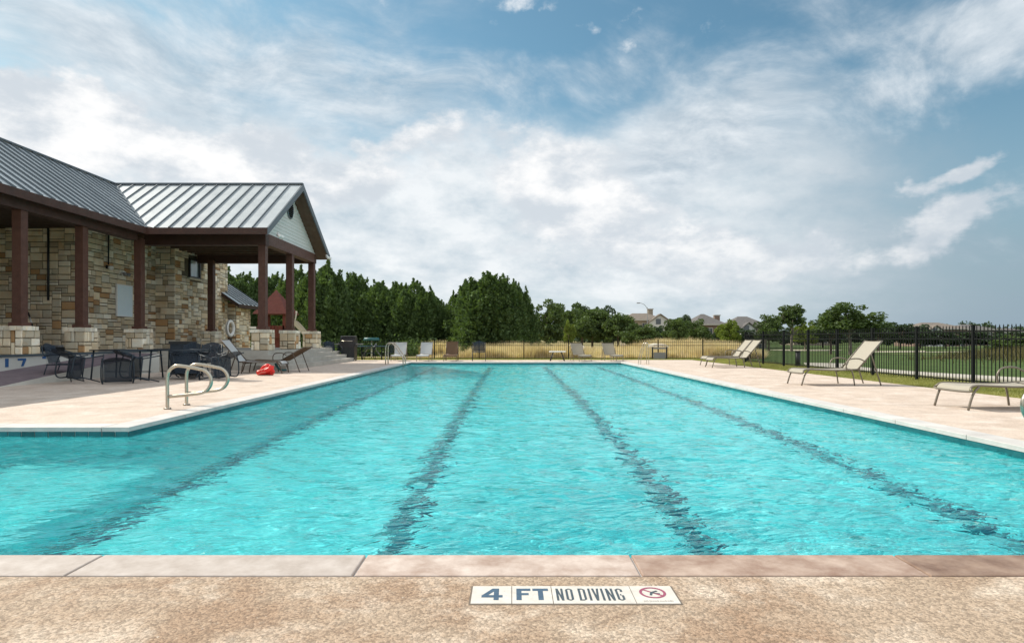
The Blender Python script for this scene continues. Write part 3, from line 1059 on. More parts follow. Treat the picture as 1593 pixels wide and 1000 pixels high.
rs.add([(-10.6, ya, -.3), (-10.6, 12.8, -.3), (-10.6, 14.6, -.3), (-10.6, yb, -.3), (-10.6, ya, 0), (-10.6, 12.8, .012), (-10.6, 14.6, .20), (-10.6, yb, .55),
        (-11.77, yb, -.3), (-11.77, yb, .60)],
       [(0, 1, 5, 4), (1, 2, 6, 5), (2, 3, 7, 6), (3, 8, 9, 7)])
rs.build('ramp_kerb', MAT['wallface'], pt)
# blue markings painted on the wall face
bm_ = MB()
def wallmark(y0, y1, z0, z1):
    bm_.b2(-11.776, -11.770, y0, y1, z0, z1)
wallmark(14.36, 14.46, .34, .54)
bm_.add([(-11.769, 14.72, .53), (-11.769, 14.98, .53), (-11.769, 14.98, .48), (-11.769, 14.90, .34), (-11.769, 14.82, .34), (-11.769, 14.88, .48), (-11.769, 14.72, .48)], [(0, 6, 5, 4, 3, 2, 1)])
wallmark(15.50, 15.62, .50, .56); wallmark(16.4, 16.45, .50, .56); wallmark(17.3, 17.35, .50, .56)
bm_.build('blue_marking', MAT['bluepaint'], pt)

# ------------------------------------------------------------------ clubhouse
CH = empty('clubhouse', 'stone clubhouse with grey standing seam metal roof and timber posts', 'building', (-12, 20, 0))
CH.location = (0, 0, 0)
EH = 4.66          # eave height
RH = 6.95          # ridge height
stone_jobs = []    # (score, size, matrix, material index, parent)

def stone_shape(seed):
    r = random.Random(seed)
    c = 0.12
    j = lambda: r.uniform(-.05, .05)
    base = [(-.5, 0, -.5), (.5, 0, -.5), (.5, 0, .5), (-.5, 0, .5)]
    mid = [(-.5 + j() * .4, .55, -.5 + j() * .8), (.5 + j() * .4, .55, -.5 + j() * .8), (.5 + j() * .4, .55, .5 + j() * .8), (-.5 + j() * .4, .55, .5 + j() * .8)]
    top = [(-.5 + c * .6, .9 + j(), -.5 + c), (.5 - c * .6, 1.0 + j(), -.5 + c), (.5 - c * .6, .95 + j(), .5 - c), (-.5 + c * .6, .9 + j(), .5 - c)]
    vs = base + mid + top
    fs = [(8, 9, 10, 11)]
    for l in (0, 4):
        for i in range(4):
            k = (i + 1) % 4
            fs.append((l + i, l + k, l + 4 + k, l + 4 + i))
    return vs, fs
SH = [stone_shape(i) for i in range(5)]
def stone_mesh(i, mi):
    key = (i, mi)
    if key not in stone_mesh.c:
        me = bpy.data.meshes.new('stone')
        me.from_pydata(SH[i][0], [], SH[i][1]); me.materials.append(STONES[mi]); me.update()
        stone_mesh.c[key] = me
    return stone_mesh.c[key]
stone_mesh.c = {}

def ashlar(W_, H_, rnd, cw=0.105, chh=0.092, wr=(2, 5)):
    """random squared rubble: list of (u0,u1,v0,v1)"""
    nx, nz = max(2, round(W_ / cw)), max(2, round(H_ / chh))
    cw, chh = W_ / nx, H_ / nz
    occ = np.zeros((nz, nx), bool)
    out = []
    for j in range(nz):
        i = 0
        while i < nx:
            if occ[j, i]:
                i += 1; continue
            h = rnd.choice([1, 2, 2, 2, 3])
            w = rnd.randint(*wr) if h > 1 else rnd.randint(3, 5)
            h = min(h, nz - j)
            if nz - j - h == 1 and h < 3:
                h += 1
            ww = 0
            while ww < w and i + ww < nx and not occ[j, i + ww]:
                ww += 1
            if i + ww < nx and not occ[j, i + ww] and (i + ww + 1 >= nx or occ[j, i + ww + 1]):
                ww += 1
            occ[j:j + h, i:i + ww] = True
            out.append((i * cw, (i + ww) * cw, j * chh, (j + h) * chh))
            i += ww
    return out

def stone_face(parent, origin, ax, ay, W_, H_, seed, proud=0.045, holes=(), **kw):
    """origin bottom corner, ax: unit vector along the wall, ay: outward normal"""
    rnd = random.Random(seed)
    o = Vector(origin); ax = Vector(ax); ay = Vector(ay); az = Vector((0, 0, 1))
    for (u0, u1, v0, v1) in ashlar(W_, H_, rnd, **kw):
        if any(not (u1 < h[0] or u0 > h[1] or v1 < h[2] or v0 > h[3]) for h in holes):
            continue
        gq = 0.0125
        w, h = u1 - u0 - 2 * gq, v1 - v0 - 2 * gq
        c = o + ax * (u0 + u1) / 2 + az * (v0 + v1) / 2
        dp = proud * rnd.uniform(0.7, 1.25)
        M_ = Matrix(((ax.x * w, ay.x * dp, 0, c.x), (ax.y * w, ay.y * dp, 0, c.y), (0, 0, h, c.z), (0, 0, 0, 1)))
        px = 795 + c.x * F / c.y
        foreshort = abs((c - Vector((0, 0, 1))).normalized().dot(ay))
        sc = w * h * foreshort / (c.y ** 2)
        if px < -5 or (c - Vector((0, 0, 1))).dot(ay) > 0:
            sc = -1
        mi = rnd.choices(range(5), STONE_P)[0]
        stone_jobs.append((sc, M_, rnd.randrange(5), mi, parent))

def wall(name, parent, x0, x1, y0, y1, z0, z1):
    return MB().b2(x0, x1, y0, y1, z0, z1).build(name, MAT['mortar'], parent)

CZ = 4.72
Y1w, Y3w = 20.9, 25.0
X2w, X4w = -14.42, -13.62
w1 = wall('wall', CH, -22, X2w - .001, Y1w, Y1w + .4, PZ, CZ + .4)
stone_face(w1, (-19.0, Y1w, PZ), (1, 0, 0), (0, -1, 0), 19.0 + X2w + .04, CZ - PZ + .3, 1)
w2 = wall('wall', CH, X2w - .4, X2w, Y1w + .001, Y3w - .001, PZ, CZ + .4)
stone_face(w2, (X2w, Y1w - .04, PZ), (0, 1, 0), (1, 0, 0), Y3w - Y1w + .04, CZ - PZ + .3, 2)
w3 = wall('wall', CH, X2w - .4, X4w - .001, Y3w, Y3w + .4, PZ, CZ + .4)
stone_face(w3, (X2w, Y3w, PZ), (1, 0, 0), (0, -1, 0), X4w - X2w + .04, CZ - PZ + .3, 3)
w4 = wall('wall', CH, X4w - .4, X4w, Y3w + .001, 29.6, PZ - .6, CZ + .25)
WIN = (1.12, 1.98, 3.05, 3.85)   # window opening on this wall: u from y=Y3w, v above the patio
stone_face(w4, (X4w, Y3w - .04, PZ), (0, 1, 0), (1, 0, 0), 29.6 - Y3w + .04, CZ - PZ + .2, 4, holes=[(1.10, 1.95, 3.02, 3.78)])
# closing walls and the higher body under the main roof
MB().b2(-22, -21.6, 6, 29, 0, CZ).build('wall', MAT['mortar'], CH)
MB().b2(-22, X4w - .41, 29.2, 29.6, 0, CZ + .2).build('wall', MAT['mortar'], CH)
# rear wing
wr_ = wall('wall', CH, -14.6, -13.25, 29.7, 31.3, -0.2, 2.75)
stone_face(wr_, (-13.25, 29.7, 0.0), (0, 1, 0), (1, 0, 0), 1.6, 2.70, 5)
stone_face(wr_, (-14.6, 29.7, 0.0), (1, 0, 0), (0, -1, 0), 1.35, 2.70, 6)

# window in the stone wall
wy0, wy1, wz0, wz1 = Y3w + 1.12, Y3w + 1.86, PZ + 3.06, PZ + 3.74
wi = MB().b2(X4w + .002, X4w + .012, wy0, wy1, wz0, wz1).build('window', simple('window_glass', (0.32, 0.42, 0.50), (0.52, 0.62, 0.68), 1.5, 0.12, spec=0.8), CH)
fr = MB()
for a in ((wy0 - .07, wy0, wz0 - .07, wz1 + .07), (wy1, wy1 + .09, wz0 - .07, wz1 + .07), (wy0, wy1, wz1, wz1 + .07), (wy0, wy1, wz0 - .07, wz0)):
    fr.b2(X4w + .003, X4w + .075, *a)
fr.build('frame', MAT['dark'], wi)
MB().b2(X4w + .003, X4w + .10, wy0 - .15, wy1 + .15, wz0 - .15, wz0 - .071).build('sill', STONES[3], wi)

# ---- posts on stone pedestals
def pedestal(cx, cyy, seed, post_w=0.22, wp=0.54, hp=0.72, top=EH - 0.30, taper=True):
    pd = MB().b2(cx - wp / 2, cx + wp / 2, cyy - wp / 2, cyy + wp / 2, PZ - .02, PZ + hp - .10).build('pedestal', MAT['mortar'], CH)
    b = MB()
    stone_face(pd, (cx - wp / 2 - .03, cyy - wp / 2, PZ), (1, 0, 0), (0, -1, 0), wp + .06, hp - .10, seed, 0.04, wr=(1, 3), cw=.10, chh=.10)
    stone_face(pd, (cx + wp / 2, cyy - wp / 2 - .03, PZ), (0, 1, 0), (1, 0, 0), wp + .06, hp - .10, seed + 1, 0.04, wr=(1, 3), cw=.10, chh=.10)
    # cap: a ring of rough stones standing proud
    rnd = random.Random(seed)
    cap = MB()
    w2_ = wp / 2 + .055
    nseg = 4
    for side in range(4):
        for i in range(nseg):
            a0 = -w2_ + 2 * w2_ * i / nseg + .006; a1 = -w2_ + 2 * w2_ * (i + 1) / nseg - .006
            dp = rnd.uniform(-.015, .015)
            zt = PZ + hp + rnd.uniform(-.01, .01)
            if side == 0: cap.b2(cx + a0, cx + a1, cyy - w2_ - dp, cyy - w2_ + .2, PZ + hp - .105, zt)
            if side == 1: cap.b2(cx + w2_ - .2, cx + w2_ + dp, cyy + a0 * .62, cyy + a1 * .62, PZ + hp - .105, zt - .002)
            if side == 2 and i in (1, 2): cap.b2(cx + a0, cx + a1, cyy + w2_ - .2, cyy + w2_ + dp, PZ + hp - .105, zt - .001)
            if side == 3: cap.b2(cx - w2_ - dp, cx - w2_ + .2, cyy + a0 * .62, cyy + a1 * .62, PZ + hp - .105, zt - .003)
    cap.b2(cx - w2_ + .19, cx + w2_ - .19, cyy - w2_ + .19, cyy + w2_ - .19, PZ + hp - .105, PZ + hp - .006)
    cap.build('cap', STONES[1], pd)
    h = post_w / 2
    b = MB().b2(cx - h, cx + h, cyy - h, cyy + h, PZ + hp + .02, top)
    po = b.build('post', MAT['wood'], CH)
    MB().b2(cx - h - .05, cx + h + .05, cyy - h - .05, cyy + h + .05, PZ + hp - .004, PZ + hp + .10).build('post_base', MAT['wood'], po)
    return pd

XC = -8.62
PO = [(GX(31, 15.7), 15.7, .23), (GX(127, 18.0), 18.0, .23), (GX(217, 20.75), 20.75, .23), (GX(329, 26.4), 26.4, .23),
      (XC, 21.45, .24), (XC, 24.07, .24), (XC, 26.7, .24), (-12.5, 13.3, .23), (-12.5, 10.8, .23)]
for i, (x, y, w) in enumerate(PO):
    pedestal(x, y, 40 + 3 * i, w)

# ---- beams and soffits
MB().b2(-12.66, -12.34, 8, 20.4, EH - .40, EH - .06).build('beam', MAT['fascia'], CH)
MB().b2(-12.66, XC + .15, 21.30, 21.60, EH - .42, EH - .02).build('beam', MAT['fascia'], CH)
MB().b2(XC - .15, XC + .15, 21.61, 26.84, EH - .38, EH + .00).build('beam', MAT['wood'], CH)
MB().b2(-13.5, XC + .15, 26.55, 26.85, EH - .40, EH - .02).build('beam', MAT['fascia'], CH)
MB().b2(-22, -12.9, 8, 21.2, CZ + .02, CZ + .10).build('ceiling', MAT['soffit'], CH)
MB().b2(-14.9, XC - .16, 21.25, 27.0, CZ + .03, CZ + .11).build('ceiling', MAT['soffit'], CH)
y = 22.0
while y < 26.5:
    MB().b2(-13.5, XC - .17, y, y + .09, CZ - .13, CZ + .025).build('rafter', MAT['rafter'], CH)
    y += 0.62
for px_, d_ in ((278, 22.6), (364, 23.3)):
    x_ = GX(px_, d_)
    MB().cyl((x_, d_, CZ - .20), .12, .19, 14).build('ceiling_light', MAT['whitepaint'], CH)

# ---- roofs
def lerp(a, b, t): return a + (b - a) * t
XG = -8.08           # outer edge of the gable
YE0, YE1, YR = 20.45, 27.35, 23.9
XE0, XRm = -12.1, -15.36   # main eave and ridge
SLOPE = (RH - EH) / (YR - YE0)
UP = 0.05
def zp(y): return EH + (y - YE0) * SLOPE        # porch slope facing the camera
SM = (RH - EH) / (XE0 - XRm)
def zm(x): return EH + (XE0 - x) * SM           # main slope facing the pool

roof_p = MB()
TH_ = .16
roof_p.quad3((XRm, YE0 + (XE0 - XRm) * (YR - YE0) / (XE0 - XRm), RH), (XE0, YE0, EH), (XG, YE0, EH), (XG, YR, RH), None)
# solid decking under the sheets
def deckslab(pts):
    b = MB()
    n_ = len(pts)
    vs = [Vector(p) for p in pts] + [Vector(p) - Vector((0, 0, TH_)) for p in pts]
    b.add(vs, [tuple(range(n_)), tuple(range(2 * n_ - 1, n_ - 1, -1))] + [(i, n_ + i, n_ + (i + 1) % n_, (i + 1) % n_) for i in range(n_)])
    return b
rp = deckslab([(XE0, YE0, EH), (XG, YE0, EH), (XG, YR, RH), (XRm, YR, RH)]).build('roof', MAT['soffit'], CH)
rb_ = deckslab([(XG, YE1, EH), (XE0 - 2, YE1, EH), (XRm, YR + .02, RH), (XG, YR + .003, RH)]).build('roof', MAT['rafter'], CH)
rm_ = deckslab([(XE0, 6, EH), (XE0, YE0 - .003, EH), (XRm, YR - .003, RH), (XRm, 6, RH)]).build('roof', MAT['soffit'], CH)
rbk = deckslab([(XRm - .003, 6, RH), (XRm - .003, 29.5, RH), (-22.5, 29.5, 2.6), (-22.5, 6, 2.6)]).build('roof', MAT['roofmetal'], CH)
MB().add([(XRm, YR + .03, RH), (XE0 - 2.0, YE1, EH + .3), (X4w, 29.6, CZ + .4), (XRm, 29.5, RH)], [(0, 1, 2, 3)]).build('roof', MAT['roofmetal'], CH)
# close the slot between the wall tops and the roof
MB().b2(-22, XRm - .3, 20.95, 21.25, CZ + .1, EH + 1.2).build('wall', MAT['mortar'], CH)

def pan(parent, p0, p1, p2, p3, rib0, rib1, nrm):
    """one metal sheet (corners) with a standing seam from rib0 to rib1"""
    nrm = Vector(nrm).normalized()
    q = [Vector(p) + nrm * .012 for p in (p0, p1, p2, p3)]
    b = MB()
    b.add(q, [(0, 1, 2, 3)])
    sheet_ = b.build('roof_panel', MAT['roofmetal'], parent)
    a, c = Vector(rib0) + nrm * .035, Vector(rib1) + nrm * .035
    b = MB(); b.bar(a, c, .024, .055)
    b.build('seam', MAT['seam'], parent)
n1_ = (0, -SLOPE, 1)
SP = 0.462
x = XG - .02
i = 0
while x > XRm + .05:
    xa = max(x - SP, XRm)
    def low(xx): return YE0 if xx >= XE0 else YE0 + (XE0 - xx) * (YR - YE0) / (XE0 - XRm)
    pts = [(xa, low(xa), zp(low(xa))), (x, low(x), zp(low(x))), (x, YR, RH), (xa, YR, RH)]
    pan(rp, *pts, (xa, low(xa) - (.02 if xa >= XE0 else 0), zp(low(xa)) - .01), (xa, YR, RH), n1_)
    x = xa
n2_ = (SM, 0, 1)
SQ = 0.43
y = 6.0
while y < YR - .05:
    yb_ = min(y + SQ, YR)
    def lowx(yy): return XE0 if yy <= YE0 else XE0 - (yy - YE0) * (XE0 - XRm) / (YR - YE0)
    pts = [(lowx(y), y, zm(lowx(y))), (lowx(yb_), yb_, zm(lowx(yb_))), (XRm, yb_, RH), (XRm, y, RH)]
    pan(rm_, *pts, (lowx(yb_) + (.02 if yb_ <= YE0 else 0), yb_, zm(lowx(yb_)) - .01), (XRm, yb_, RH), n2_)
    y = yb_
# ridge caps, eave trims, rake boards
MB().bar((XRm - .1, YR, RH + .045), (XG + .03, YR, RH + .045), .16, .05).build('ridge_cap', MAT['seam'], CH)
MB().bar((XRm, 6, RH + .052), (XRm, YR + .1, RH + .052), .16, .05).build('ridge_cap', MAT['seam'], CH)
MB().bar((XE0, YE0 + .02, EH + .045), (XRm, YR, RH + .055), .10, .02).build('valley_flashing', MAT['seam'], CH)
MB().b2(XE0 - .1, XG + .02, YE0 - .06, YE0 - .002, EH - .20, EH + .015).build('fascia', MAT['fascia'], CH)
MB().b2(XE0 + .002, XE0 + .06, 6, YE0 - .06, EH - .20, EH + .015).build('fascia', MAT['fascia'], CH)
b = MB()
for ya_, yb_ in ((YE0 - .05, YR), (YE1 + .05, YR)):
    z0_ = EH - .03
    b.add([(XG + .004, ya_, z0_ - .19), (XG + .004, ya_, z0_ + .05), (XG + .004, yb_, RH + .03), (XG + .004, yb_, RH - .22),
           (XG + .05, ya_, z0_ - .19), (XG + .05, ya_, z0_ + .05), (XG + .05, yb_, RH + .03), (XG + .05, yb_, RH - .22)],
          [(4, 5, 6, 7), (0, 3, 2, 1), (1, 2, 6, 5), (0, 4, 7, 3), (0, 1, 5, 4), (3, 7, 6, 2)])
b.build('rake_board', MAT['seam'], CH)
# gable: lapped siding, joined because each lap is a few pixels
XS = XC + .02
zg0 = EH + .02
gb_ = MB()
z = zg0
def half(zz): return (RH - .18 - zz) / SLOPE
while half(z) > .12:
    h0, h1 = half(z), max(0, half(z + .13))
    gb_.add([(XS + .03, YR - h0, z), (XS + .03, YR + h0, z), (XS + .008, YR + h1, z + .13), (XS + .008, YR - h1, z + .13), (XS, YR - h0, z), (XS, YR + h0, z)],
            [(0, 1, 2, 3), (0, 4, 5, 1)])
    z += .13
gb_.build('gable_siding', MAT['siding'], CH, kind='stuff')
MB().add([(XS, YR - half(zg0), zg0), (XS, YR + half(zg0), zg0), (XS, YR, RH - .2)], [(0, 1, 2)]).build('gable_wall', MAT['siding'], CH)
# round louvred vent
vt = MB()
ring = [(XS + .05, YR + .30 * math.cos(a), 6.02 + .36 * math.sin(a)) for a in np.linspace(0, 2 * PI, 25)[:-1]]
vt.add(ring, [tuple(range(24))])
vo = vt.build('gable_vent', MAT['dark'], CH)
MB().tube(ring, .03, 6, closed=True).build('vent_frame', MAT['seam'], vo)
lv = MB()
for zz in np.arange(-.28, .30, .075):
    hw = .28 * math.sqrt(max(0, 1 - (zz / .36) ** 2))
    lv.box((XS + .065, YR, 6.02 + zz), (.05, 2 * hw, .012))
lv.build('louvre', MAT['black'], vo)
# twin floodlights at the gable corners
for yy in (YE0 + .75, YE1 - .55):
    fl = MB().b2(XG + .052, XG + .10, yy - .06, yy + .06, EH - .12, EH - .02).build('floodlight', MAT['whitepaint'], CH)
    for s in (-1, 1):
        MB().tube([(XG + .08, yy + s * .05, EH - .10), (XG + .20, yy + s * .16, EH - .17)], .045, 10, r2=.07).build('lamp_head', MAT['whitepaint'], fl)

# rear wing roof, slope facing the pool
b = deckslab([(-12.75, 28.9, 2.62), (-12.75, 31.6, 2.62), (-14.4, 31.6, 3.74), (-14.4, 28.9, 3.74)])
rw = b.build('roof', MAT['soffit'], CH)
yy = 28.9
while yy < 31.55:
    y2 = min(yy + .45, 31.6)
    pan(rw, (-12.75, yy, 2.62), (-12.75, y2, 2.62), (-14.4, y2, 3.74), (-14.4, yy, 3.74), (-12.73, y2, 2.61), (-14.4, y2, 3.74), (1.12, 0, 1.65))
    yy = y2

# stones: the 300 largest one by one, the rest joined
stone_jobs.sort(key=lambda j: -j[0])
rest = MB()
for n_i, (sc, M_, si, mi, par) in enumerate(stone_jobs):
    if n_i < 296 and sc > 0:
        o = put('stone', stone_mesh(si, mi), par)
        o.matrix_basis = M_
    else:
        rest.cur = mi
        det = M_.to_3x3().determinant() < 0
        rest.add([M_ @ Vector(v) for v in SH[si][0]], [f if not det else f[::-1] for f in SH[si][1]])
rest.build('stonework', STONES, CH, kind='stuff')

# downpipe and a conduit on the walls
MB().tube([(GX(75, Y1w - .08), Y1w - .08, PZ + 1.7), (GX(75, Y1w - .08), Y1w - .08, CZ)], .035, 8).build('conduit', MAT['dark'], CH)
cy1 = 22.0
MB().tube([(X2w + .07, cy1, 3.65), (X2w + .07, cy1, CZ)], .022, 8).build('conduit', MAT['dark'], CH)

# wall lamp and other things fixed to the walls
wl_ = empty('wall_lamp', 'small black and white lamp head high on the stone wall', 'wall lamp', (X2w + .06, 21.95, 3.55))
MB().box((.02, 0, 0), (.05, .16, .12)).build('bracket', MAT['dark'], wl_)
MB().tube([(.04, 0, 0), (.20, -.05, -.04)], .05, 10, r2=.075).build('lamp_head', MAT['whitepaint'], wl_)
wj = empty('wall_lamp', 'white double lamp fixture on the stone wall above the notice board', 'wall lamp', (X2w + .06, 22.85, 3.42))
MB().box((.02, 0, 0), (.05, .20, .14)).build('bracket', MAT['whitepaint'], wj)
for s in (-1, 1):
    MB().tube([(.04, s * .06, 0), (.17, s * .16, -.05)], .04, 10, r2=.07).build('lamp_head', MAT['grey'], wj)

nb_y0 = 14.40 * F / (795 - 178.5) + .02
nb_y1 = 14.40 * F / (795 - 202)
nbd = empty('notice_board', 'pale blue rectangular notice board on the stone wall', 'notice board', (X2w + .055, nb_y0, 1.85))
L_ = nb_y1 - nb_y0
MB().b2(.012, .045, .0, L_, 0, 1.12).build('board', MAT['boardface'], nbd)
b = MB()
for a in ((-.03, 0, -.03, 1.15), (L_, L_ + .03, -.03, 1.15), (0, L_, 1.12, 1.15), (0, L_, -.03, 0)):
    b.b2(0, .06, *a)
b.build('frame', MAT['whitepaint'], nbd)

# life ring on the rear wing
lr = empty('life_ring', 'white ring buoy hung on the rear stone wing', 'life ring', (-13.12, 13.12 * F / (795 - 357), 1.47 + .02))
cpts = [(.03, .33 * math.cos(a), .33 * math.sin(a)) for a in np.linspace(0, 2 * PI, 29)[:-1]]
MB().tube(cpts, .075, 10, closed=True).build('ring', MAT['whitepaint'], lr)
MB().tube([(.07, .42 * math.cos(a), .42 * math.sin(a)) for a in np.linspace(0, 2 * PI, 29)[:-1]], .012, 6, closed=True).build('rope', MAT['grey'], lr)
MB().b2(-.04, .06, -.10, .10, -.62, -.46).build('hook', MAT['dark'], lr)

# reaching pole leaning on the wall
pl = empty('reaching_pole', 'striped black and white pole leaning on the shaded stone wall', 'pole', (0, 0, 0))
pa, pb = Vector((GX(63, 19.6), 19.6, .605)), Vector((GX(44, 20.75), 20.75, 1.88))
for i in range(7):
    a, c = pa.lerp(pb, i / 7), pa.lerp(pb, (i + 1) / 7)
    MB().tube([a, c], .028, 8).build('pole_band', MAT['whitepaint'] if i % 2 else MAT['dark'], pl)
bx = empty('planter_box', 'low dark box on the patio under the leaning pole', 'box', (GX(78, 19.9), 19.9, PZ))
MB().b2(-.75, .75, -.25, .25, 0, .14).build('box', MAT['dark'], bx)
MB().b2(-.15, .35, -.12, .12, .14, .20).build('lid', MAT['grey'], bx)
hb = MB(); hb.tube(curve([(0, 0, .03), (.25, -.1, .03), (.3, .15, .05), (0, .2, .06), (-.2, .05, .07), (0, -.12, .09), (.2, 0, .1)], 5), .03, 6)
ho = hb.build('coiled_hose', MAT['dark'], None, (GX(66, 20.3), 20.3, PZ)); tag(ho, 'coil of dark hose on the patio against the shaded stone wall', 'hose')

# ------------------------------------------------------------------ fences
def fence_line(root, a, b, nsp, post_h, z0, z1, individual, pick_n=18, top_over=0.12):
    """iron picket fence from a to b with nsp panels"""
    a = Vector((a[0], a[1], 0)); b = Vector((b[0], b[1], 0))
    d = b - a
    u = d.normalized()
    ang_ = math.atan2(u.y, u.x)
    joined = MB()
    def gh(t):
        return lerp(z0, z1, t)
    for i in range(nsp + 1):
        p = a + d * (i / nsp); zb = gh(i / nsp)
        if (i / nsp) <= 1:
            MB().box((p.x, p.y, zb + post_h / 2 - .15), (.055, .055, post_h + .3), ang_).box((p.x, p.y, zb + post_h + .012), (.07, .07, .024), ang_).build('post', MAT['black'], root)
    for i in range(nsp):
        p, q = a + d * (i / nsp), a + d * ((i + 1) / nsp)
        zb, zq = gh(i / nsp), gh((i + 1) / nsp)
        L = (q - p).length
        for hh in (0.10, post_h - .28, post_h - top_over):
            pp = Vector((p.x, p.y, zb + hh)); qq = Vector((q.x, q.y, zq + hh))
            MB().bar(pp + (qq - pp) * .02, qq - (qq - pp) * .02, .025, .028).build('rail', MAT['black'], root)
        for k_ in range(1, pick_n):
            t = k_ / pick_n
            c = p.lerp(q, t); zc = lerp(zb, zq, t)
            if individual:
                o_ = put('picket', fence_line.pm, root, (c.x, c.y, zc)); o_.rotation_euler.z = ang_
            else:
                joined.box((c.x, c.y, zc + .04 + (post_h - .04) / 2), (.010, .010, post_h - .04), ang_)
                joined.v[-8:] = joined.v[-8:]
    if not individual:
        joined.build('picket_row', MAT['black'], root, kind='stuff')
PH = 1.30
pk = MB().box((0, 0, .05 + (PH - .07) / 2), (.014, .014, PH - .07))
pk.add([(-.009, -.009, PH - .02), (.009, -.009, PH - .02), (.009, .009, PH - .02), (-.009, .009, PH - .02), (0, 0, PH + .03)], [(0, 1, 4), (1, 2, 4), (2, 3, 4), (3, 0, 4)])
fence_line.pm = pk.mesh('picket', MAT['black'])
FX = 10.08
fr_ = empty('picket_fence', 'black iron picket fence beside the lawn strip on the right', 'fence', (0, 0, 0))
fence_line(fr_, (FX, 7.85), (FX, 26.55), 10, PH, -0.02, -0.02, True, 18)
fc_ = empty('picket_fence', 'short run of black iron fence angling away past the pair of loungers', 'fence', (0, 0, 0))
fence_line(fc_, (FX + .1, 26.75), (12.7, 32.8), 3, 1.22, -0.02, -0.12, False, 20)
fb_ = empty('picket_fence', 'long black iron picket fence behind the pool in front of the dry grass', 'fence', (0, 0, 0))
bx1 = 12.65
sp_ = 69.6 * 33.0 / F
fence_line(fb_, (bx1, 33.0), (bx1 - sp_ * 10, 33.0), 10, 1.06, -0.13, -0.13, False, 22)
# gate with a lower rail and two short posts
gt = empty('gate', 'low gate in the black fence behind the pool right of the two tan loungers', 'gate', (0, 0, 0))
gx0, gx1 = GX(1015, 32.6), GX(1037, 32.6)
for x_ in (gx0, gx1):
    MB().b2(x_ - .035, x_ + .035, 32.56, 32.64, -.2, .58).build('gate_post', MAT['dark'], gt)
MB().b2(gx0 + .06, gx1 - .06, 32.57, 32.63, .46, .54).build('rail', MAT['grey'], gt)
MB().b2(gx0 + .06, gx1 - .06, 32.58, 32.62, -.12, .28).build('gate_panel', MAT['grey'], gt)
bl = MB().cyl((0, 0, -.1), .085, .62, 12).cyl((0, 0, .52), .10, .04, 12)
tag(bl.build('bollard', MAT['dark'], None, (GX(1241, 22.9), 22.9, 0)), 'short dark bollard at the foot of the fence behind the lawn strip', 'bollard')

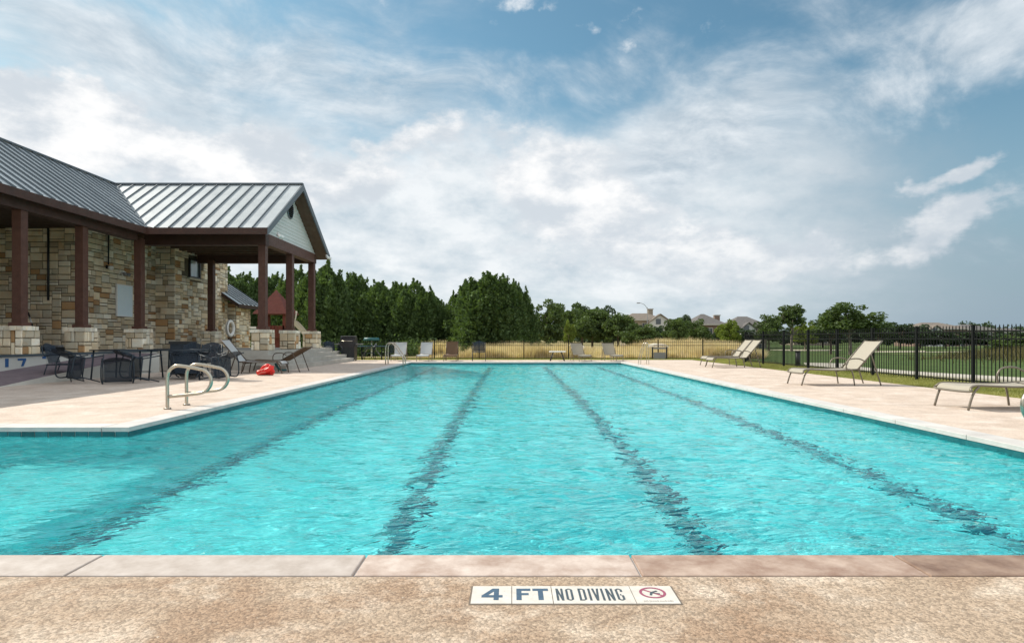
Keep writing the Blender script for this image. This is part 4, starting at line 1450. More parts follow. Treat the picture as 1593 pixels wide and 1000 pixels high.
# ------------------------------------------------------------------ sun loungers
def lounger(back_deg=48, sling='sling', frame='frame_tan', arms=True):
    """long axis +X, foot end at x=0"""
    root = bpy.data.objects.new('sun_lounger', None); root.empty_display_size = .2; COL.objects.link(root)
    w = .31
    H = .34
    hinge = 1.22
    prof = [(.02, .27), (.05, .32), (.12, .345), (.4, .335), (.8, .325), (1.1, .335), (hinge, .345)]
    seat = MB()
    pts = [(p.x, p.z) for p in curve([(a, 0, b) for a, b in prof], 3)]
    vs = []
    for (px_, pz_) in pts:
        for yy_ in (-w, -w * .5, 0, w * .5, w):
            vs.append((px_, yy_, pz_ - .018 * (1 - (yy_ / w) ** 2)))
    n_ = len(pts)
    seat.add(vs + [(v[0], v[1], v[2] - .006) for v in vs],
             [(i * 5 + j, i * 5 + j + 1, (i + 1) * 5 + j + 1, (i + 1) * 5 + j) for i in range(n_ - 1) for j in range(4)] +
             [(n_ * 5 + i * 5 + j, n_ * 5 + (i + 1) * 5 + j, n_ * 5 + (i + 1) * 5 + j + 1, n_ * 5 + i * 5 + j + 1) for i in range(n_ - 1) for j in range(4)], True)
    seat.build('seat', MAT[sling], root)
    ca, sa = math.cos(R(back_deg)), math.sin(R(back_deg))
    LB = .80
    bk = MB()
    bp = [(hinge + .02 + LB * t * ca, .345 + LB * t * sa) for t in np.linspace(0, 1, 6)]
    vs = [(a - .012 * math.sin(j / 4 * PI) * -sa, (-w + j * w / 2), b - .015 * math.sin(j / 4 * PI)) for (a, b) in bp for j in range(5)]
    bk.add(vs + [(v[0] + .006 * sa, v[1], v[2] - .006) for v in vs],
           [(i * 5 + j, i * 5 + j + 1, (i + 1) * 5 + j + 1, (i + 1) * 5 + j) for i in range(5) for j in range(4)] +
           [(30 + i * 5 + j, 30 + (i + 1) * 5 + j, 30 + (i + 1) * 5 + j + 1, 30 + i * 5 + j + 1) for i in range(5) for j in range(4)], True)
    bk.build('backrest', MAT[sling], root)
    r = .016
    sf = MB()
    sf.tube(curve([(hinge, -w - .01, .345), (.8, -w - .01, .325), (.4, -w - .01, .335), (.12, -w - .01, .345), (.04, -w - .01, .31), (.02, -w - .01, .26), (.02, w + .01, .26), (.04, w + .01, .31), (.12, w + .01, .345), (.4, w + .01, .335), (.8, w + .01, .325), (hinge, w + .01, .345)], 3), r, 6)
    sf.tube([(hinge, -w, .335), (hinge, w, .335)], r, 6)
    sf.build('seat_frame', MAT[frame], root)
    bf = MB()
    e = (hinge + .02 + LB * ca, .345 + LB * sa)
    bf.tube([(hinge, -w - .01, .345), (e[0], -w - .01, e[1]), (e[0], w + .01, e[1]), (hinge, w + .01, .345)], r, 6)
    bf.build('back_frame', MAT[frame], root)
    for s_ in (-1, 1):
        y_ = s_ * (w + .015)
        MB().tube(curve([(.16, y_, .335), (.07, y_, .22), (.0, y_, .0)], 4), r, 6).build('leg', MAT[frame], root)
        MB().tube(curve([(1.08, y_, .335), (1.12, y_, .20), (1.15, y_, .0)], 4), r, 6).build('leg', MAT[frame], root)
        if back_deg > 15:
            m_ = (hinge + LB * .55 * ca, .345 + LB * .55 * sa)
            MB().tube(curve([(m_[0], y_, m_[1]), (m_[0] + .12, y_, m_[1] * .45), (m_[0] + .22, y_, .0)], 4), r, 6).build('leg', MAT[frame], root)
        else:
            MB().tube(curve([(1.75, y_, .335), (1.80, y_, .20), (1.84, y_, .0)], 4), r, 6).build('leg', MAT[frame], root)
        if arms:
            MB().tube(curve([(.98, y_, .335), (.97, y_, .46), (1.05, y_, .56), (1.25, y_, .57), (1.40, y_, .50)], 4), r * .9, 6).build('armrest', MAT[frame], root)
    return root
GL = 'sun loungers set out round the pool'
def setlounger(root, loc, rz, label):
    root.location = loc; root.rotation_euler = (0, 0, rz)
    tag(root, label, 'sun lounger', GL)
    return root
LA = lounger(50)
setlounger(LA, (6.22, 13.55, 0), R(1), 'beige lounger with raised back standing alone in front of the right fence')
LB_ = lounger(4, arms=True)
setlounger(LB_, (GX(1462, 9.15) + .02, 8.95, 0), R(2), 'flat beige lounger in the right foreground cut by the picture edge')
place(LA, (7.25, 23.3, 0), R(2), 'farther of the two beige loungers side by side on the right deck')
place(LA, (6.95, 21.7, 0), R(3), 'nearer of the two beige loungers side by side on the right deck')
LG = lounger(52, 'sling_grey', 'frame_brown', False)
setlounger(LG, (GX(432, 18.2) + .25, 18.15, 0), R(180 + 4), 'grey sling lounger with raised back behind the red rescue bundle')
LBr = lounger(30, 'sling_brown', 'frame_brown', True)
setlounger(LBr, (GX(478, 18.9), 18.95, 0), R(180 - 8), 'brown lounger overlapping the grey lounger by the patio steps')
# brown one reclines the other way
LBr.location = (GX(385, 19.1), 19.15, 0); LBr.rotation_euler = (0, 0, R(-6))
LF = lounger(56, 'sling_grey', 'frame_tan', False)
setlounger(LF, (GX(640, 27.9) - .55, 27.4, 0), R(93), 'grey lounger end-on behind the far left pool ladder')
place(LF, (GX(661, 28.2), 27.5, 0), R(90), 'grey lounger end-on at the far deck edge between ladder and brown lounger')
L4 = lounger(50, 'sling_tan', 'frame_tan', False)
setlounger(L4, (GX(911, 27.7) - .05, 27.4, 0), R(100), 'tan lounger at the far deck edge just right of the small table')
place(L4, (GX(960, 27.7) - .05, 27.4, 0), R(98), 'tan lounger at the far right end of the pool beside the ladder')
L5 = lounger(60, 'sling_brown', 'frame_brown', False)
setlounger(L5, (GX(702, 28.0), 27.4, 0), R(91), 'brown lounger end-on at the far deck edge before the tall grass')

for o_ in list(COL.objects):
    if o_.parent is None and o_.name.startswith('sun_lounger') and o_.location.y > 27:
        o_.scale = (.85, .85, .84)

# ------------------------------------------------------------------ chairs and tables
def chair(root_label, mat='chairmetal', group='dark mesh patio chairs'):
    """patio armchair facing +X, mesh seat and curved back"""
    root = empty('patio_chair', root_label, 'chair', group=group)
    w = .27
    st = MB()
    vs = []
    for i, (a, b) in enumerate([(-.22, .42), (-.1, .405), (.05, .41), (.2, .425), (.26, .40)]):
        for j in range(5):
            vs.append((a, -w + j * w / 2, b - .015 * math.sin(j / 4 * PI)))
    fs = [(i * 5 + j, i * 5 + j + 1, (i + 1) * 5 + j + 1, (i + 1) * 5 + j) for i in range(4) for j in range(4)]
    st.add(vs, fs, True).add([(v[0], v[1], v[2] - .012) for v in vs], [f[::-1] for f in fs], True)
    st.build('seat', MAT['chairmesh'], root)
    bk = MB()
    vs = []
    for i in range(6):
        t = i / 5
        for j in range(7):
            s_ = -1 + j / 3
            ww = w * (1.0 - .12 * t * t)
            zz = .43 + .47 * t - (.07 * s_ * s_ if i == 5 else 0)
            vs.append((-.23 - .13 * t + .05 * s_ * s_, ww * s_, zz))
    fs = [(i * 7 + j, i * 7 + j + 1, (i + 1) * 7 + j + 1, (i + 1) * 7 + j) for i in range(5) for j in range(6)]
    bk.add(vs, fs, True).add([(v[0] - .012, v[1], v[2]) for v in vs], [f[::-1] for f in fs], True)
    bk.build('backrest', MAT['chairmesh'], root)
    r = .013
    for s_ in (-1, 1):
        y_ = s_ * (w + .02)
        MB().tube(curve([(-.33, y_ * .95, .84), (-.27, y_, .62), (-.10, y_ * 1.06, .64), (.15, y_ * 1.06, .64), (.25, y_, .57), (.23, y_, .40)], 4), r * 1.2, 6).build('armrest', MAT[mat], root)
        MB().tube([(.22, y_, .42), (.29, y_ * 1.02, 0)], r, 6).build('leg', MAT[mat], root)
        MB().tube([(-.20, y_, .42), (-.32, y_ * 1.02, 0)], r, 6).build('leg', MAT[mat], root)
    MB().tube([(.23, -w, .40), (.23, w, .40)], r, 6).tube([(-.23, -w, .40), (-.23, w, .40)], r, 6).tube([(-.23, -w - .02, .40), (.23, -w - .02, .40)], r, 6).tube([(-.23, w + .02, .40), (.23, w + .02, .40)], r, 6).build('seat_frame', MAT[mat], root)
    return root
def table(label, w=1.15, d=.95, h=.73):
    root = empty('patio_table', label, 'table', group='dark mesh patio tables')
    b = MB().b2(-w / 2, w / 2, -d / 2, d / 2, h - .022, h - .004)
    b.build('tabletop', MAT['chairmetal'], root)
    MB().tube([(-w / 2, -d / 2, h - .01), (w / 2, -d / 2, h - .01), (w / 2, d / 2, h - .01), (-w / 2, d / 2, h - .01)], .018, 6, closed=True).build('rim', MAT['chairmetal'], root)
    for sx in (-1, 1):
        for sy in (-1, 1):
            MB().tube([(sx * (w / 2 - .06), sy * (d / 2 - .06), h - .02), (sx * (w / 2 - .02), sy * (d / 2 - .02), 0)], .02, 8).build('leg', MAT['chairmetal'], root)
    MB().tube([(-w / 2 + .05, 0, .18), (w / 2 - .05, 0, .18)], .012, 6).build('stretcher', MAT['chairmetal'], root)
    return root
T1 = table('left patio table with chairs tipped against it', 1.25, 1.0)
T1.location = (-9.62, 15.5, 0)
T2 = place(T1, (-8.28, 15.6, 0), R(3), 'right patio table covered by stacked and leaning chairs')
C0 = chair('dark mesh armchair standing upright at the left end of the tables')
C0.location = (-10.55, 14.55, 0); C0.rotation_euler.z = R(12)
def tipped(x, y, rz, ry, z, label, rx=0.0):
    M_ = Matrix.Rotation(R(rz), 4, 'Z') @ Matrix.Rotation(R(ry), 4, 'Y') @ Matrix.Rotation(R(rx), 4, 'X')
    c = copy_tree(C0)
    c.rotation_euler = M_.to_euler()
    c.location = (x, y, 0)
    # rest it on the deck
    lo = 1e9
    for ch in c.children:
        for v in ch.data.vertices:
            lo = min(lo, (M_ @ v.co).z)
    c.location.z = -lo + z
    c['label'] = label
    return c
tipped(-9.70, 14.35, -115, 82, 0, 'dark armchair tipped forward at the left of the tables')
tipped(-9.05, 14.25, -60, 96, 0, 'dark armchair lying face down before the left table')
tipped(-8.35, 14.5, -130, 84, 0, 'dark armchair tipped forward between the two tables')
tipped(-7.85, 14.75, -75, -92, 0, 'dark armchair lying on its back before the right table')
tipped(-7.45, 15.2, -20, 88, 0, 'dark armchair tipped over at the right end of the tables')
place(C0, (-8.9, 16.9, 0), R(-95), 'dark armchair upright behind the gap between tables')
place(C0, (-8.45, 17.2, 0), R(-85), 'dark armchair upright behind the right table')
place(C0, (-7.95, 15.9, 0), R(184), 'dark armchair upright at the right end facing the tables')
# a lidded storage bin standing among the chairs
bn = empty('storage_bin', 'dark lidded bin standing behind the right patio table', 'bin', (GX(285, 17.6), 17.6, 0), R(4))
MB().prism([(-.26, -.22), (.26, -.22), (.26, .22), (-.26, .22)], 0, 'z', .86).build('body', MAT['chairmetal'], bn)
MB().prism([(-.29, -.25), (.29, -.25), (.27, .25), (-.27, .25)], .861, 'z', .93).build('lid', MAT['dark'], bn)

# chairs and tables at the far left end
C2 = place(C0, (GX(520, 27.9), 27.8, 0), R(-30), 'bluish metal chair left of the grill at the far deck corner')
place(C0, (GX(527, 28.6), 28.5, 0), R(150), 'metal chair standing behind its neighbour left of the grill')
place(C0, (GX(515, 28.7), 28.75, 0), R(80), 'metal chair nearest the patio steps left of the grill')
def round_table(loc, label, r=.52):
    root = empty('round_table', label, 'table', loc)
    MB().cyl((0, 0, .70), r, .03, 24).build('tabletop', MAT['teal'] if 'teal' in label else MAT['chairmetal'], root)
    MB().cyl((0, 0, .03), .03, .67, 8).build('pole', MAT['chairmetal'], root)
    MB().cyl((0, 0, 0), .24, .03, 16).build('base', MAT['chairmetal'], root)
    return root
round_table((GX(563, 30.6), 30.6, -.1), 'dark round table on the grass right of the grill')
round_table((GX(594, 30.9), 30.9, -.1), 'dark round table on the grass behind the far left ladder')
place(C0, (GX(575, 30.5), 30.4, -.1), R(200), 'dark chair on the grass beside the round table right of the grill')
place(C0, (GX(603, 30.5), 30.9, -.1), R(160), 'dark chair on the grass behind the far left pool ladder')
# playground picnic shelter in teal far back
tu = empty('shade_table', 'teal canopy table standing on the grass in front of the dark cedars', 'picnic table', (GX(578, 36), 36, -.15))
tt = MB(); tt.tube([(0, 0, 1.05), (0, 0, 1.22)], .50, 10, r2=.42); tt.build('canopy', MAT['teal'], tu)
MB().cyl((0, 0, 0), .04, 1.1, 8).build('pole', MAT['whitepaint'], tu)
for s_ in (-1, 1):
    MB().bar((s_ * .6, 0, .05), (s_ * .12, 0, .72), .05).build('leg', MAT['grey'], tu)
MB().b2(-.75, .75, -.35, .35, .70, .75).build('tabletop', MAT['teal'], tu)

# folding chair in front of the grass
fc = place(C0, (GX(745, 27.9), 28.0, 0), R(-88), 'dark armchair facing the pool at the far deck edge')
del fc['group']; C2_ = None
st_ = empty('side_table', 'small low white-topped table at the far deck edge left of the tan loungers', 'table', (GX(867, 28.1), 28.1, 0))
MB().b2(-.36, .36, -.24, .24, .40, .44).build('tabletop', MAT['whitepaint'], st_)
for sx in (-1, 1):
    for sy in (-1, 1):
        MB().tube([(sx * .18, sy * .16, .40), (sx * .32, sy * .22, 0)], .018, 6).build('leg', MAT['dark'], st_)

# ------------------------------------------------------------------ grill
gr = empty('grill', 'dark barbecue grill with domed lid on the far left deck corner', 'grill', (GX(543, 28.3), 28.3, 0))
MB().b2(-.31, .31, -.25, .25, .06, .66).build('cabinet', MAT['grill'], gr)
MB().b2(-.27, -.004, -.262, -.251, .10, .60).build('door', MAT['dark'], gr)
MB().b2(.004, .27, -.262, -.251, .10, .60).build('door', MAT['dark'], gr)
MB().b2(-.36, .36, -.28, .26, .661, .80).build('firebox', MAT['grill'], gr)
b = MB()
b.prism([(-.27, .801), (-.27, .93), (-.20, 1.06), (-.06, 1.10), (.12, 1.09), (.22, 1.0), (.25, .801)], -.33, 'x', .33)
lid = b.build('lid', MAT['grill'], gr)
MB().tube([(-.24, -.30, .90), (-.24, -.33, .90), (.24, -.33, .90), (.24, -.30, .90)], .014, 6).build('handle', MAT['steel'], lid)
MB().b2(-.32, .32, -.24, .10, 1.10, 1.13).build('lid_cap', MAT['grey'], lid)
for s_ in (-1, 1):
    MB().b2(s_ * .365, s_ * .60, -.22, .2, .74, .78).build('side_shelf', MAT['grey'], gr)
for s_ in (-1, 1):
    for q_ in (-1, 1):
        MB().tube([(s_ * .26 - .03, q_ * .2, .035), (s_ * .26 + .03, q_ * .2, .035)], .035, 10).build('wheel', MAT['black'], gr)

# ------------------------------------------------------------------ pool rails
def grab_rail_pts(s=1):
    # a closed D shaped rail: up from the deck, over the water and back along a low bar
    up = [(-.62, 0, -.02), (-.62, 0, .20), (-.62, 0, .44), (-.59, 0, .54), (-.50, 0, .60), (-.38, 0, .615), (-.05, 0, .575), (.10, 0, .54), (.19, 0, .46), (.20, 0, .36), (.13, 0, .27), (.0, 0, .225), (-.2, 0, .205), (-.60, 0, .175)]
    return [(x * s, y, z) for x, y, z in up]
def rails(x, y, s, gap, label, mat='steel', sc=1.0, sx=0.76):
    root = empty('pool_ladder', label, 'pool ladder', (x, y, 0))
    for k_ in (0, 1):
        b = MB(); b.tube([(px_ * sx, gap * k_, pz_ * sc) for px_, _, pz_ in [(p.x, p.y, p.z) for p in curve(grab_rail_pts(s), 6)]], .024, 10)
        r_ = b.build('handrail', MAT[mat], root)
        MB().cyl((-.62 * s * sx, gap * k_, .0), .05, .018, 14).build('flange', MAT[mat], r_)
    return root
rails(XL - .10, 8.82, 1, .52, 'pair of looped steel handrails at the near left pool edge')
rails(XR + .02, 5.05, -1, .52, 'looped steel handrail cut by the right picture edge')
def ladder(x, y, s, label):
    root = empty('pool_ladder', label, 'pool ladder', (x, y, 0))
    for k_ in (0, 1):
        pts = [(-.55 * s, 0, -.02), (-.55 * s, 0, .60), (-.50 * s, 0, .78), (-.36 * s, 0, .84), (-.22 * s, 0, .76), (.10 * s, 0, .30), (.14 * s, 0, .10), (.14 * s, 0, -.06)]
        b = MB(); b.tube(curve([(p[0], .5 * k_, p[2]) for p in pts], 5), .024, 8)
        b.build('handrail', MAT['steel'], root)
    for z_ in (-.35, -.65):
        MB().b2(.08 * s, .2 * s, .02, .48, z_, z_ + .03).build('tread', MAT['steel'], root)
    return root
ladder(XL - .05, 24.3, 1, 'pair of pale handrails at the far left pool corner')
_l = ladder(XR + .35, 24.0, -1, 'slender handrails at the far right pool corner'); _l.scale = (.45, .8, 1)

# ------------------------------------------------------------------ red rescue bundle
rd = empty('rescue_bundle', 'bright red rescue tube bundle lying on the deck before the grey lounger', 'rescue tube', (GX(412, 16.9), 16.9, 0), R(-8))
def lump(name, pts, r, mat, flat=.75, seed=0):
    b = MB(); b.tube(curve(pts, 6), r, 12)
    rnd = random.Random(seed)
    vs = []
    for v in b.v:
        vs.append((v[0] + rnd.uniform(-.006, .006), v[1] + rnd.uniform(-.006, .006), max(0.002, v[2] + rnd.uniform(-.008, .008))))
    b.v = vs
    b.build(name, MAT[mat], rd)
lump('tube', [(-.27, .0, .10), (-.15, -.02, .12), (.05, -.02, .16), (.22, .02, .26), (.24, .06, .36)], .10, 'red', seed=1)
lump('tube', [(-.20, .12, .14), (-.10, .14, .28), (.05, .14, .34), (.20, .12, .20), (.26, .08, .10)], .10, 'red', seed=2)
lump('tube', [(-.24, .05, .08), (0, .16, .09), (.24, .12, .09)], .09, 'red', seed=3)
MB().tube(curve([(-.24, -.10, .14), (-.12, -.12, .20), (.02, -.10, .25), (.12, -.08, .33)], 5), .022, 6).build('strap', simple('pink_webbing', (0.75, .25, .20), None), rd)
MB().tube(curve([(-.2, -.09, .06), (-.05, -.13, .12), (.1, -.12, .12)], 5), .018, 6).build('strap', simple('pink_webbing2', (0.72, .22, .18), None), rd)
tr_ = MB().tube(curve([(0, 0, .22), (.10, -.02, .08), (.2, .02, .02), (.3, .1, .02)], 5), .03, 6)
tag(tr_.build('green_bottle', MAT['teal'], None, (GX(428, 18.4), 18.4, .05)), 'small teal strap hanging by the brown lounger', 'strap')

rd.scale = (.72, .72, .72)
# ------------------------------------------------------------------ playhouse beyond the patio
ph = empty('playhouse', 'red-brown timber playhouse tower with pointed roof behind the porch posts', 'playhouse', (GX(430, 38), 38, -.2))
for sx in (-1, 1):
    for sy in (-1, 1):
        MB().b2(sx * .75 - .07, sx * .75 + .07, sy * .75 - .07, sy * .75 + .07, 0, 2.75).build('post', MAT['playwood'], ph)
nb_ = 8
for i in range(nb_):
    h0 = 1 - i / nb_; h1 = 1 - (i + 1) / nb_
    z0_ = 2.70 + 1.5 * i / nb_; z1_ = 2.70 + 1.5 * (i + 1) / nb_
    a, c = 1.05 * h0, 1.05 * h1 + .03
    b = MB(); b.add([(-a, -a, z0_), (a, -a, z0_), (a, a, z0_), (-a, a, z0_), (-c, -c, z1_), (c, -c, z1_), (c, c, z1_), (-c, c, z1_)],
                    [(0, 1, 5, 4), (1, 2, 6, 5), (2, 3, 7, 6), (3, 0, 4, 7), (3, 2, 1, 0), (4, 5, 6, 7)])
    b.build('roof_board', MAT['playwood'], ph)
MB().b2(-.82, .82, -.82, .82, 1.25, 1.33).build('deck', MAT['playwood'], ph)
for sy in (-1, 1):
    for k_ in range(8):
        x_ = -.70 + k_ * .2
        MB().b2(x_ - .085, x_ + .085, sy * .80 - .02, sy * .80 + .02, 1.34, 2.0).build('board', MAT['playwood'], ph)
for k_ in range(5):
    MB().b2(-.68 + k_ * .28, -.42 + k_ * .28, -.70, -.66, 0.02, 1.24).build('board', MAT['playwood'], ph)
b = MB()
b.tube([(1.25, 0, 2.9), (1.1, 0, 2.1), (1.0, 0, 1.4)], .05, 6)
b.build('rope', MAT['slide'], ph)
sl_ = empty('slide', 'tan plastic playground slide seen between the far porch posts', 'slide', (GX(452, 37.6), 37.6, -.2))
b = MB()
P_ = curve([(0, 0, 2.1), (.4, 0, 1.95), (1.1, 0, 1.15), (1.6, 0, .62), (2.0, 0, .45)], 5)
for w0, w1, hh in ((-.3, .3, 0), (-.34, -.30, .22), (.30, .34, .22)):
    for p, q in zip(P_[:-1], P_[1:]):
        b.add([(p.x, w0, p.z), (q.x, w0, q.z), (q.x, w1, q.z), (p.x, w1, p.z), (p.x, w0, p.z + .05 + hh), (q.x, w0, q.z + .05 + hh), (q.x, w1, q.z + .05 + hh), (p.x, w1, p.z + .05 + hh)],
              [(0, 3, 2, 1), (4, 5, 6, 7), (0, 1, 5, 4), (3, 7, 6, 2)])
b.build('chute', MAT['slide'], sl_)
MB().tube([(1.9, 0, 0), (1.9, 0, .5)], .04, 6).build('support', MAT['grey'], sl_)
sg = empty('play_panel', 'teal playground awning seen between the stone wing and porch post', 'play panel', (GX(393, 37), 37, -.2))
MB().b2(-.75, .75, -.5, .5, 1.55, 1.90).build('awning', MAT['teal'], sg)
MB().b2(-.75, .75, -.52, -.505, 1.80, 1.92).build('trim', MAT['whitepaint'], sg)
for s_ in (-1, 1):
    MB().b2(s_ * .7 - .05, s_ * .7 + .05, -.45, -.35, 0, 1.55).build('post', MAT['playwood'], sg)

# ------------------------------------------------------------------ street lamp
sd = 120
slx = GX(1007, sd)
lm = empty('street_lamp', 'grey curved-arm street lamp rising beside the white gabled house', 'street lamp', (slx, sd, gz(slx, sd)))
zt = 1 + (527 - 478) * sd / F - lm.location.z
MB().tube([(0, 0, 0), (0, 0, zt)], .10, 8, r2=.06).build('pole', MAT['grey'], lm)
MB().tube(curve([(0, 0, zt - .3), (-.5, 0, zt + .45), (-1.1, 0, zt + .75), (-1.5, 0, zt + .85)], 5), .045, 6).build('arm', MAT['grey'], lm)
MB().box((-1.75, 0, zt + .82), (.6, .3, .16)).build('lamp_head', MAT['grey'], lm)

# ------------------------------------------------------------------ houses
def house(px, d, wpx, ytop, ybase_wall, label, wallc, roofc, rise=.38, chimney=None, gable=None, rz=0.0, wins=3, depth=9.0):
    """hip roofed house; wpx width in photo pixels; ytop ridge; ybase_wall eave"""
    k_ = d / F
    x_ = GX(px, d)
    root = empty('house', label, 'house', (x_, d, gz(x_, d)), rz)
    zg = root.location.z
    w = wpx * k_
    ze = 1 + (527 - ybase_wall) * k_ - zg
    zr = 1 + (527 - ytop) * k_ - zg
    MB().b2(-w / 2, w / 2, 0, depth, -.5, ze).build('wall', wallc, root)
    e = .5
    r0 = w * rise
    b = MB()
    b.add([(-w / 2 - e, -e, ze), (w / 2 + e, -e, ze), (w / 2 + e, depth + e, ze), (-w / 2 - e, depth + e, ze), (-r0 / 2, depth / 2, zr), (r0 / 2, depth / 2, zr)],
          [(0, 1, 5, 4), (1, 2, 5), (2, 3, 4, 5), (3, 0, 4), (3, 2, 1, 0)])
    b.build('roof', roofc, root)
    MB().b2(-w / 2 - e - .02, w / 2 + e + .02, -e - .04, -e - .01, ze - .25, ze + .04).build('fascia', MAT['trim'], root)
    for i in range(wins):
        xx = -w / 2 + w * (i + .5) / wins
        for zc in ((ze - 1.5,) if ze < 4.2 else (ze - 1.4, ze - 4.2)):
            wn = MB().b2(xx - .5, xx + .5, -.06, -.02, zc - .6, zc + .6).build('window', MAT['farglass'], root)
            MB().b2(xx - .6, xx + .6, -.10, -.061, zc + .601, zc + .72).b2(xx - .6, xx + .6, -.10, -.061, zc - .72, zc - .601).b2(xx - .6, xx - .501, -.10, -.061, zc - .6, zc + .6).b2(xx + .501, xx + .6, -.10, -.061, zc - .6, zc + .6).b2(xx - .03, xx + .03, -.09, -.061, zc - .6, zc + .6).build('frame', MAT['trim'], wn)
    if chimney:
        cx_, ct = chimney
        x2 = (cx_ - px) * k_
        zt_ = 1 + (527 - ct) * k_ - zg
        ch = MB().b2(x2 - .5, x2 + .5, depth * .45, depth * .45 + .9, ze, zt_).build('chimney', wallc, root)
        MB().b2(x2 - .62, x2 + .62, depth * .45 - .1, depth * .45 + 1.0, zt_ + .002, zt_ + .2).build('chimney_cap', MAT['trim'], ch)
    if gable:
        g0, g1, gt_ = gable
        a, c = (g0 - px) * k_, (g1 - px) * k_
        zt_ = 1 + (527 - gt_) * k_ - zg
        zb_ = ze - .6
        b = MB(); b.prism([(a, -.5), (c, -.5), (c, zb_), ((a + c) / 2, zt_), (a, zb_)], -1.2, 'y', .5)
        b.build('gable_wall', MAT['farwhite'], root)
        b = MB(); b.bar((a - .3, -.6, zb_ - .1), ((a + c) / 2, -.6, zt_ + .15), 1.9, .16); b.bar(((a + c) / 2, -.6, zt_ + .16), (c + .3, -.6, zb_ - .1), 1.9, .16)
        b.build('gable_roof', roofc, root)
        MB().b2((a + c) / 2 - .9, (a + c) / 2 + .1, -1.26, -1.21, zb_ - .4, zb_ + .7).build('window', MAT['farglass'], root)
    return root
MAT['trim'] = simple('house_trim', (0.42, 0.40, 0.36), None)
MAT['farglass'] = simple('house_glass', (0.05, 0.06, 0.07), None, rough=.15, spec=.8)
MAT['farwhite'] = simple('house_white', (0.55, 0.56, 0.55), (0.48, .49, .48), 1.0, .8)
HB = simple('house_stone', (0.34, 0.29, 0.22), (0.26, 0.22, 0.165), 1.5, .9)
HR = simple('house_brick', (0.26, 0.18, 0.14), (0.20, 0.14, 0.11), 1.5, .9)
RT = simple('shingle_tan', (0.20, 0.17, 0.14), (0.15, 0.125, 0.105), 2.0, .95)
RG = simple('shingle_grey', (0.14, 0.13, 0.125), (0.10, 0.095, 0.09), 2.0, .95)
house(1003, 128, 52, 486, 497, 'tan roofed house with white gable and tall white chimney behind the trees', HB, RT, .5, (1019, 480), (1008, 1042, 490))
house(1104, 118, 44, 487, 504, 'grey hip roofed house with chimney left of the yellow-green tree', HR, RG, .12, (1127, 490), None)
house(1168, 122, 50, 491, 507, 'brown roofed house behind the round dark tree', HB, RG, .30, None, (1150, 1172, 503))
house(1066, 135, 34, 498, 508, 'reddish house mostly hidden between two dark trees', HR, RT, .3)
house(1466, 150, 78, 501, 511, 'wide brown roofed house across the golf course', HR, RT, .35, None, (1440, 1462, 507), wins=5)
house(1522, 160, 50, 504, 512, 'dark brown house behind the fence post at right', HR, RG, .3, None, None, wins=4)
house(1580, 175, 60, 510, 517, 'low dark house at the far right edge', HR, RG, .4, None, None, wins=3)
house(1270, 175, 70, 517, 522, 'long low pale house under the distant trees', HB, RT, .4, None, None, wins=5)

# ------------------------------------------------------------------ trees
def leaf_quads(C, size, up=0.0, asp=.5, dirs=None):
    n = len(C)
    if dirs is None:
        d = RNG.normal(size=(n, 3)); d[:, 2] += up
    else:
        d = dirs + RNG.normal(size=(n, 3)) * .55
    d /= np.linalg.norm(d, axis=1, keepdims=True) + 1e-9
    r = RNG.normal(size=(n, 3))
    s = np.cross(d, r); s /= np.linalg.norm(s, axis=1, keepdims=True) + 1e-9
    sz = size * RNG.uniform(.6, 1.4, (n, 1))
    a = C - d * sz * .5; b = C + d * sz * .5
    q = np.stack([a, C + s * sz * asp * .5, b, C - s * sz * asp * .5], 1)
    return q.reshape(-1, 3)

def broadleaf_crown(n_cl=70, per=110, w=1.0, h=1.0, seed=0, leaf=.14, base=.0):
    """unit crown: about 1 wide (radius .5), height 1, base at z=0"""
    rg = np.random.default_rng(seed)
    P = []
    th = rg.uniform(0, 2 * np.pi, n_cl); cz = rg.uniform(-.75, 1, n_cl)
    rr = rg.uniform(.35, 1.0, n_cl) ** .6
    lob = 1 + .16 * np.sin(th * 3 + seed) + .13 * np.sin(th * 5 + 2 * seed + cz * 3)
    cx_ = np.sqrt(np.clip(1 - cz ** 2, .05, 1)) * rr * lob
    cen = np.stack([.42 * cx_ * np.cos(th), .42 * cx_ * np.sin(th), .52 + .42 * cz * rr * lob], 1)
    cr = rg.uniform(.07, .16, n_cl)
    for c, r_ in zip(cen, cr):
        k_ = int(per * (r_ / .11) ** 1.5)
        v = rg.normal(size=(k_, 3)); v /= np.linalg.norm(v, axis=1, keepdims=True)
        v *= (rg.uniform(.25, 1.0, (k_, 1)) ** .5) * r_
        v[:, 2] *= .75
        P.append(c + v)
    P = np.concatenate(P)
    return P

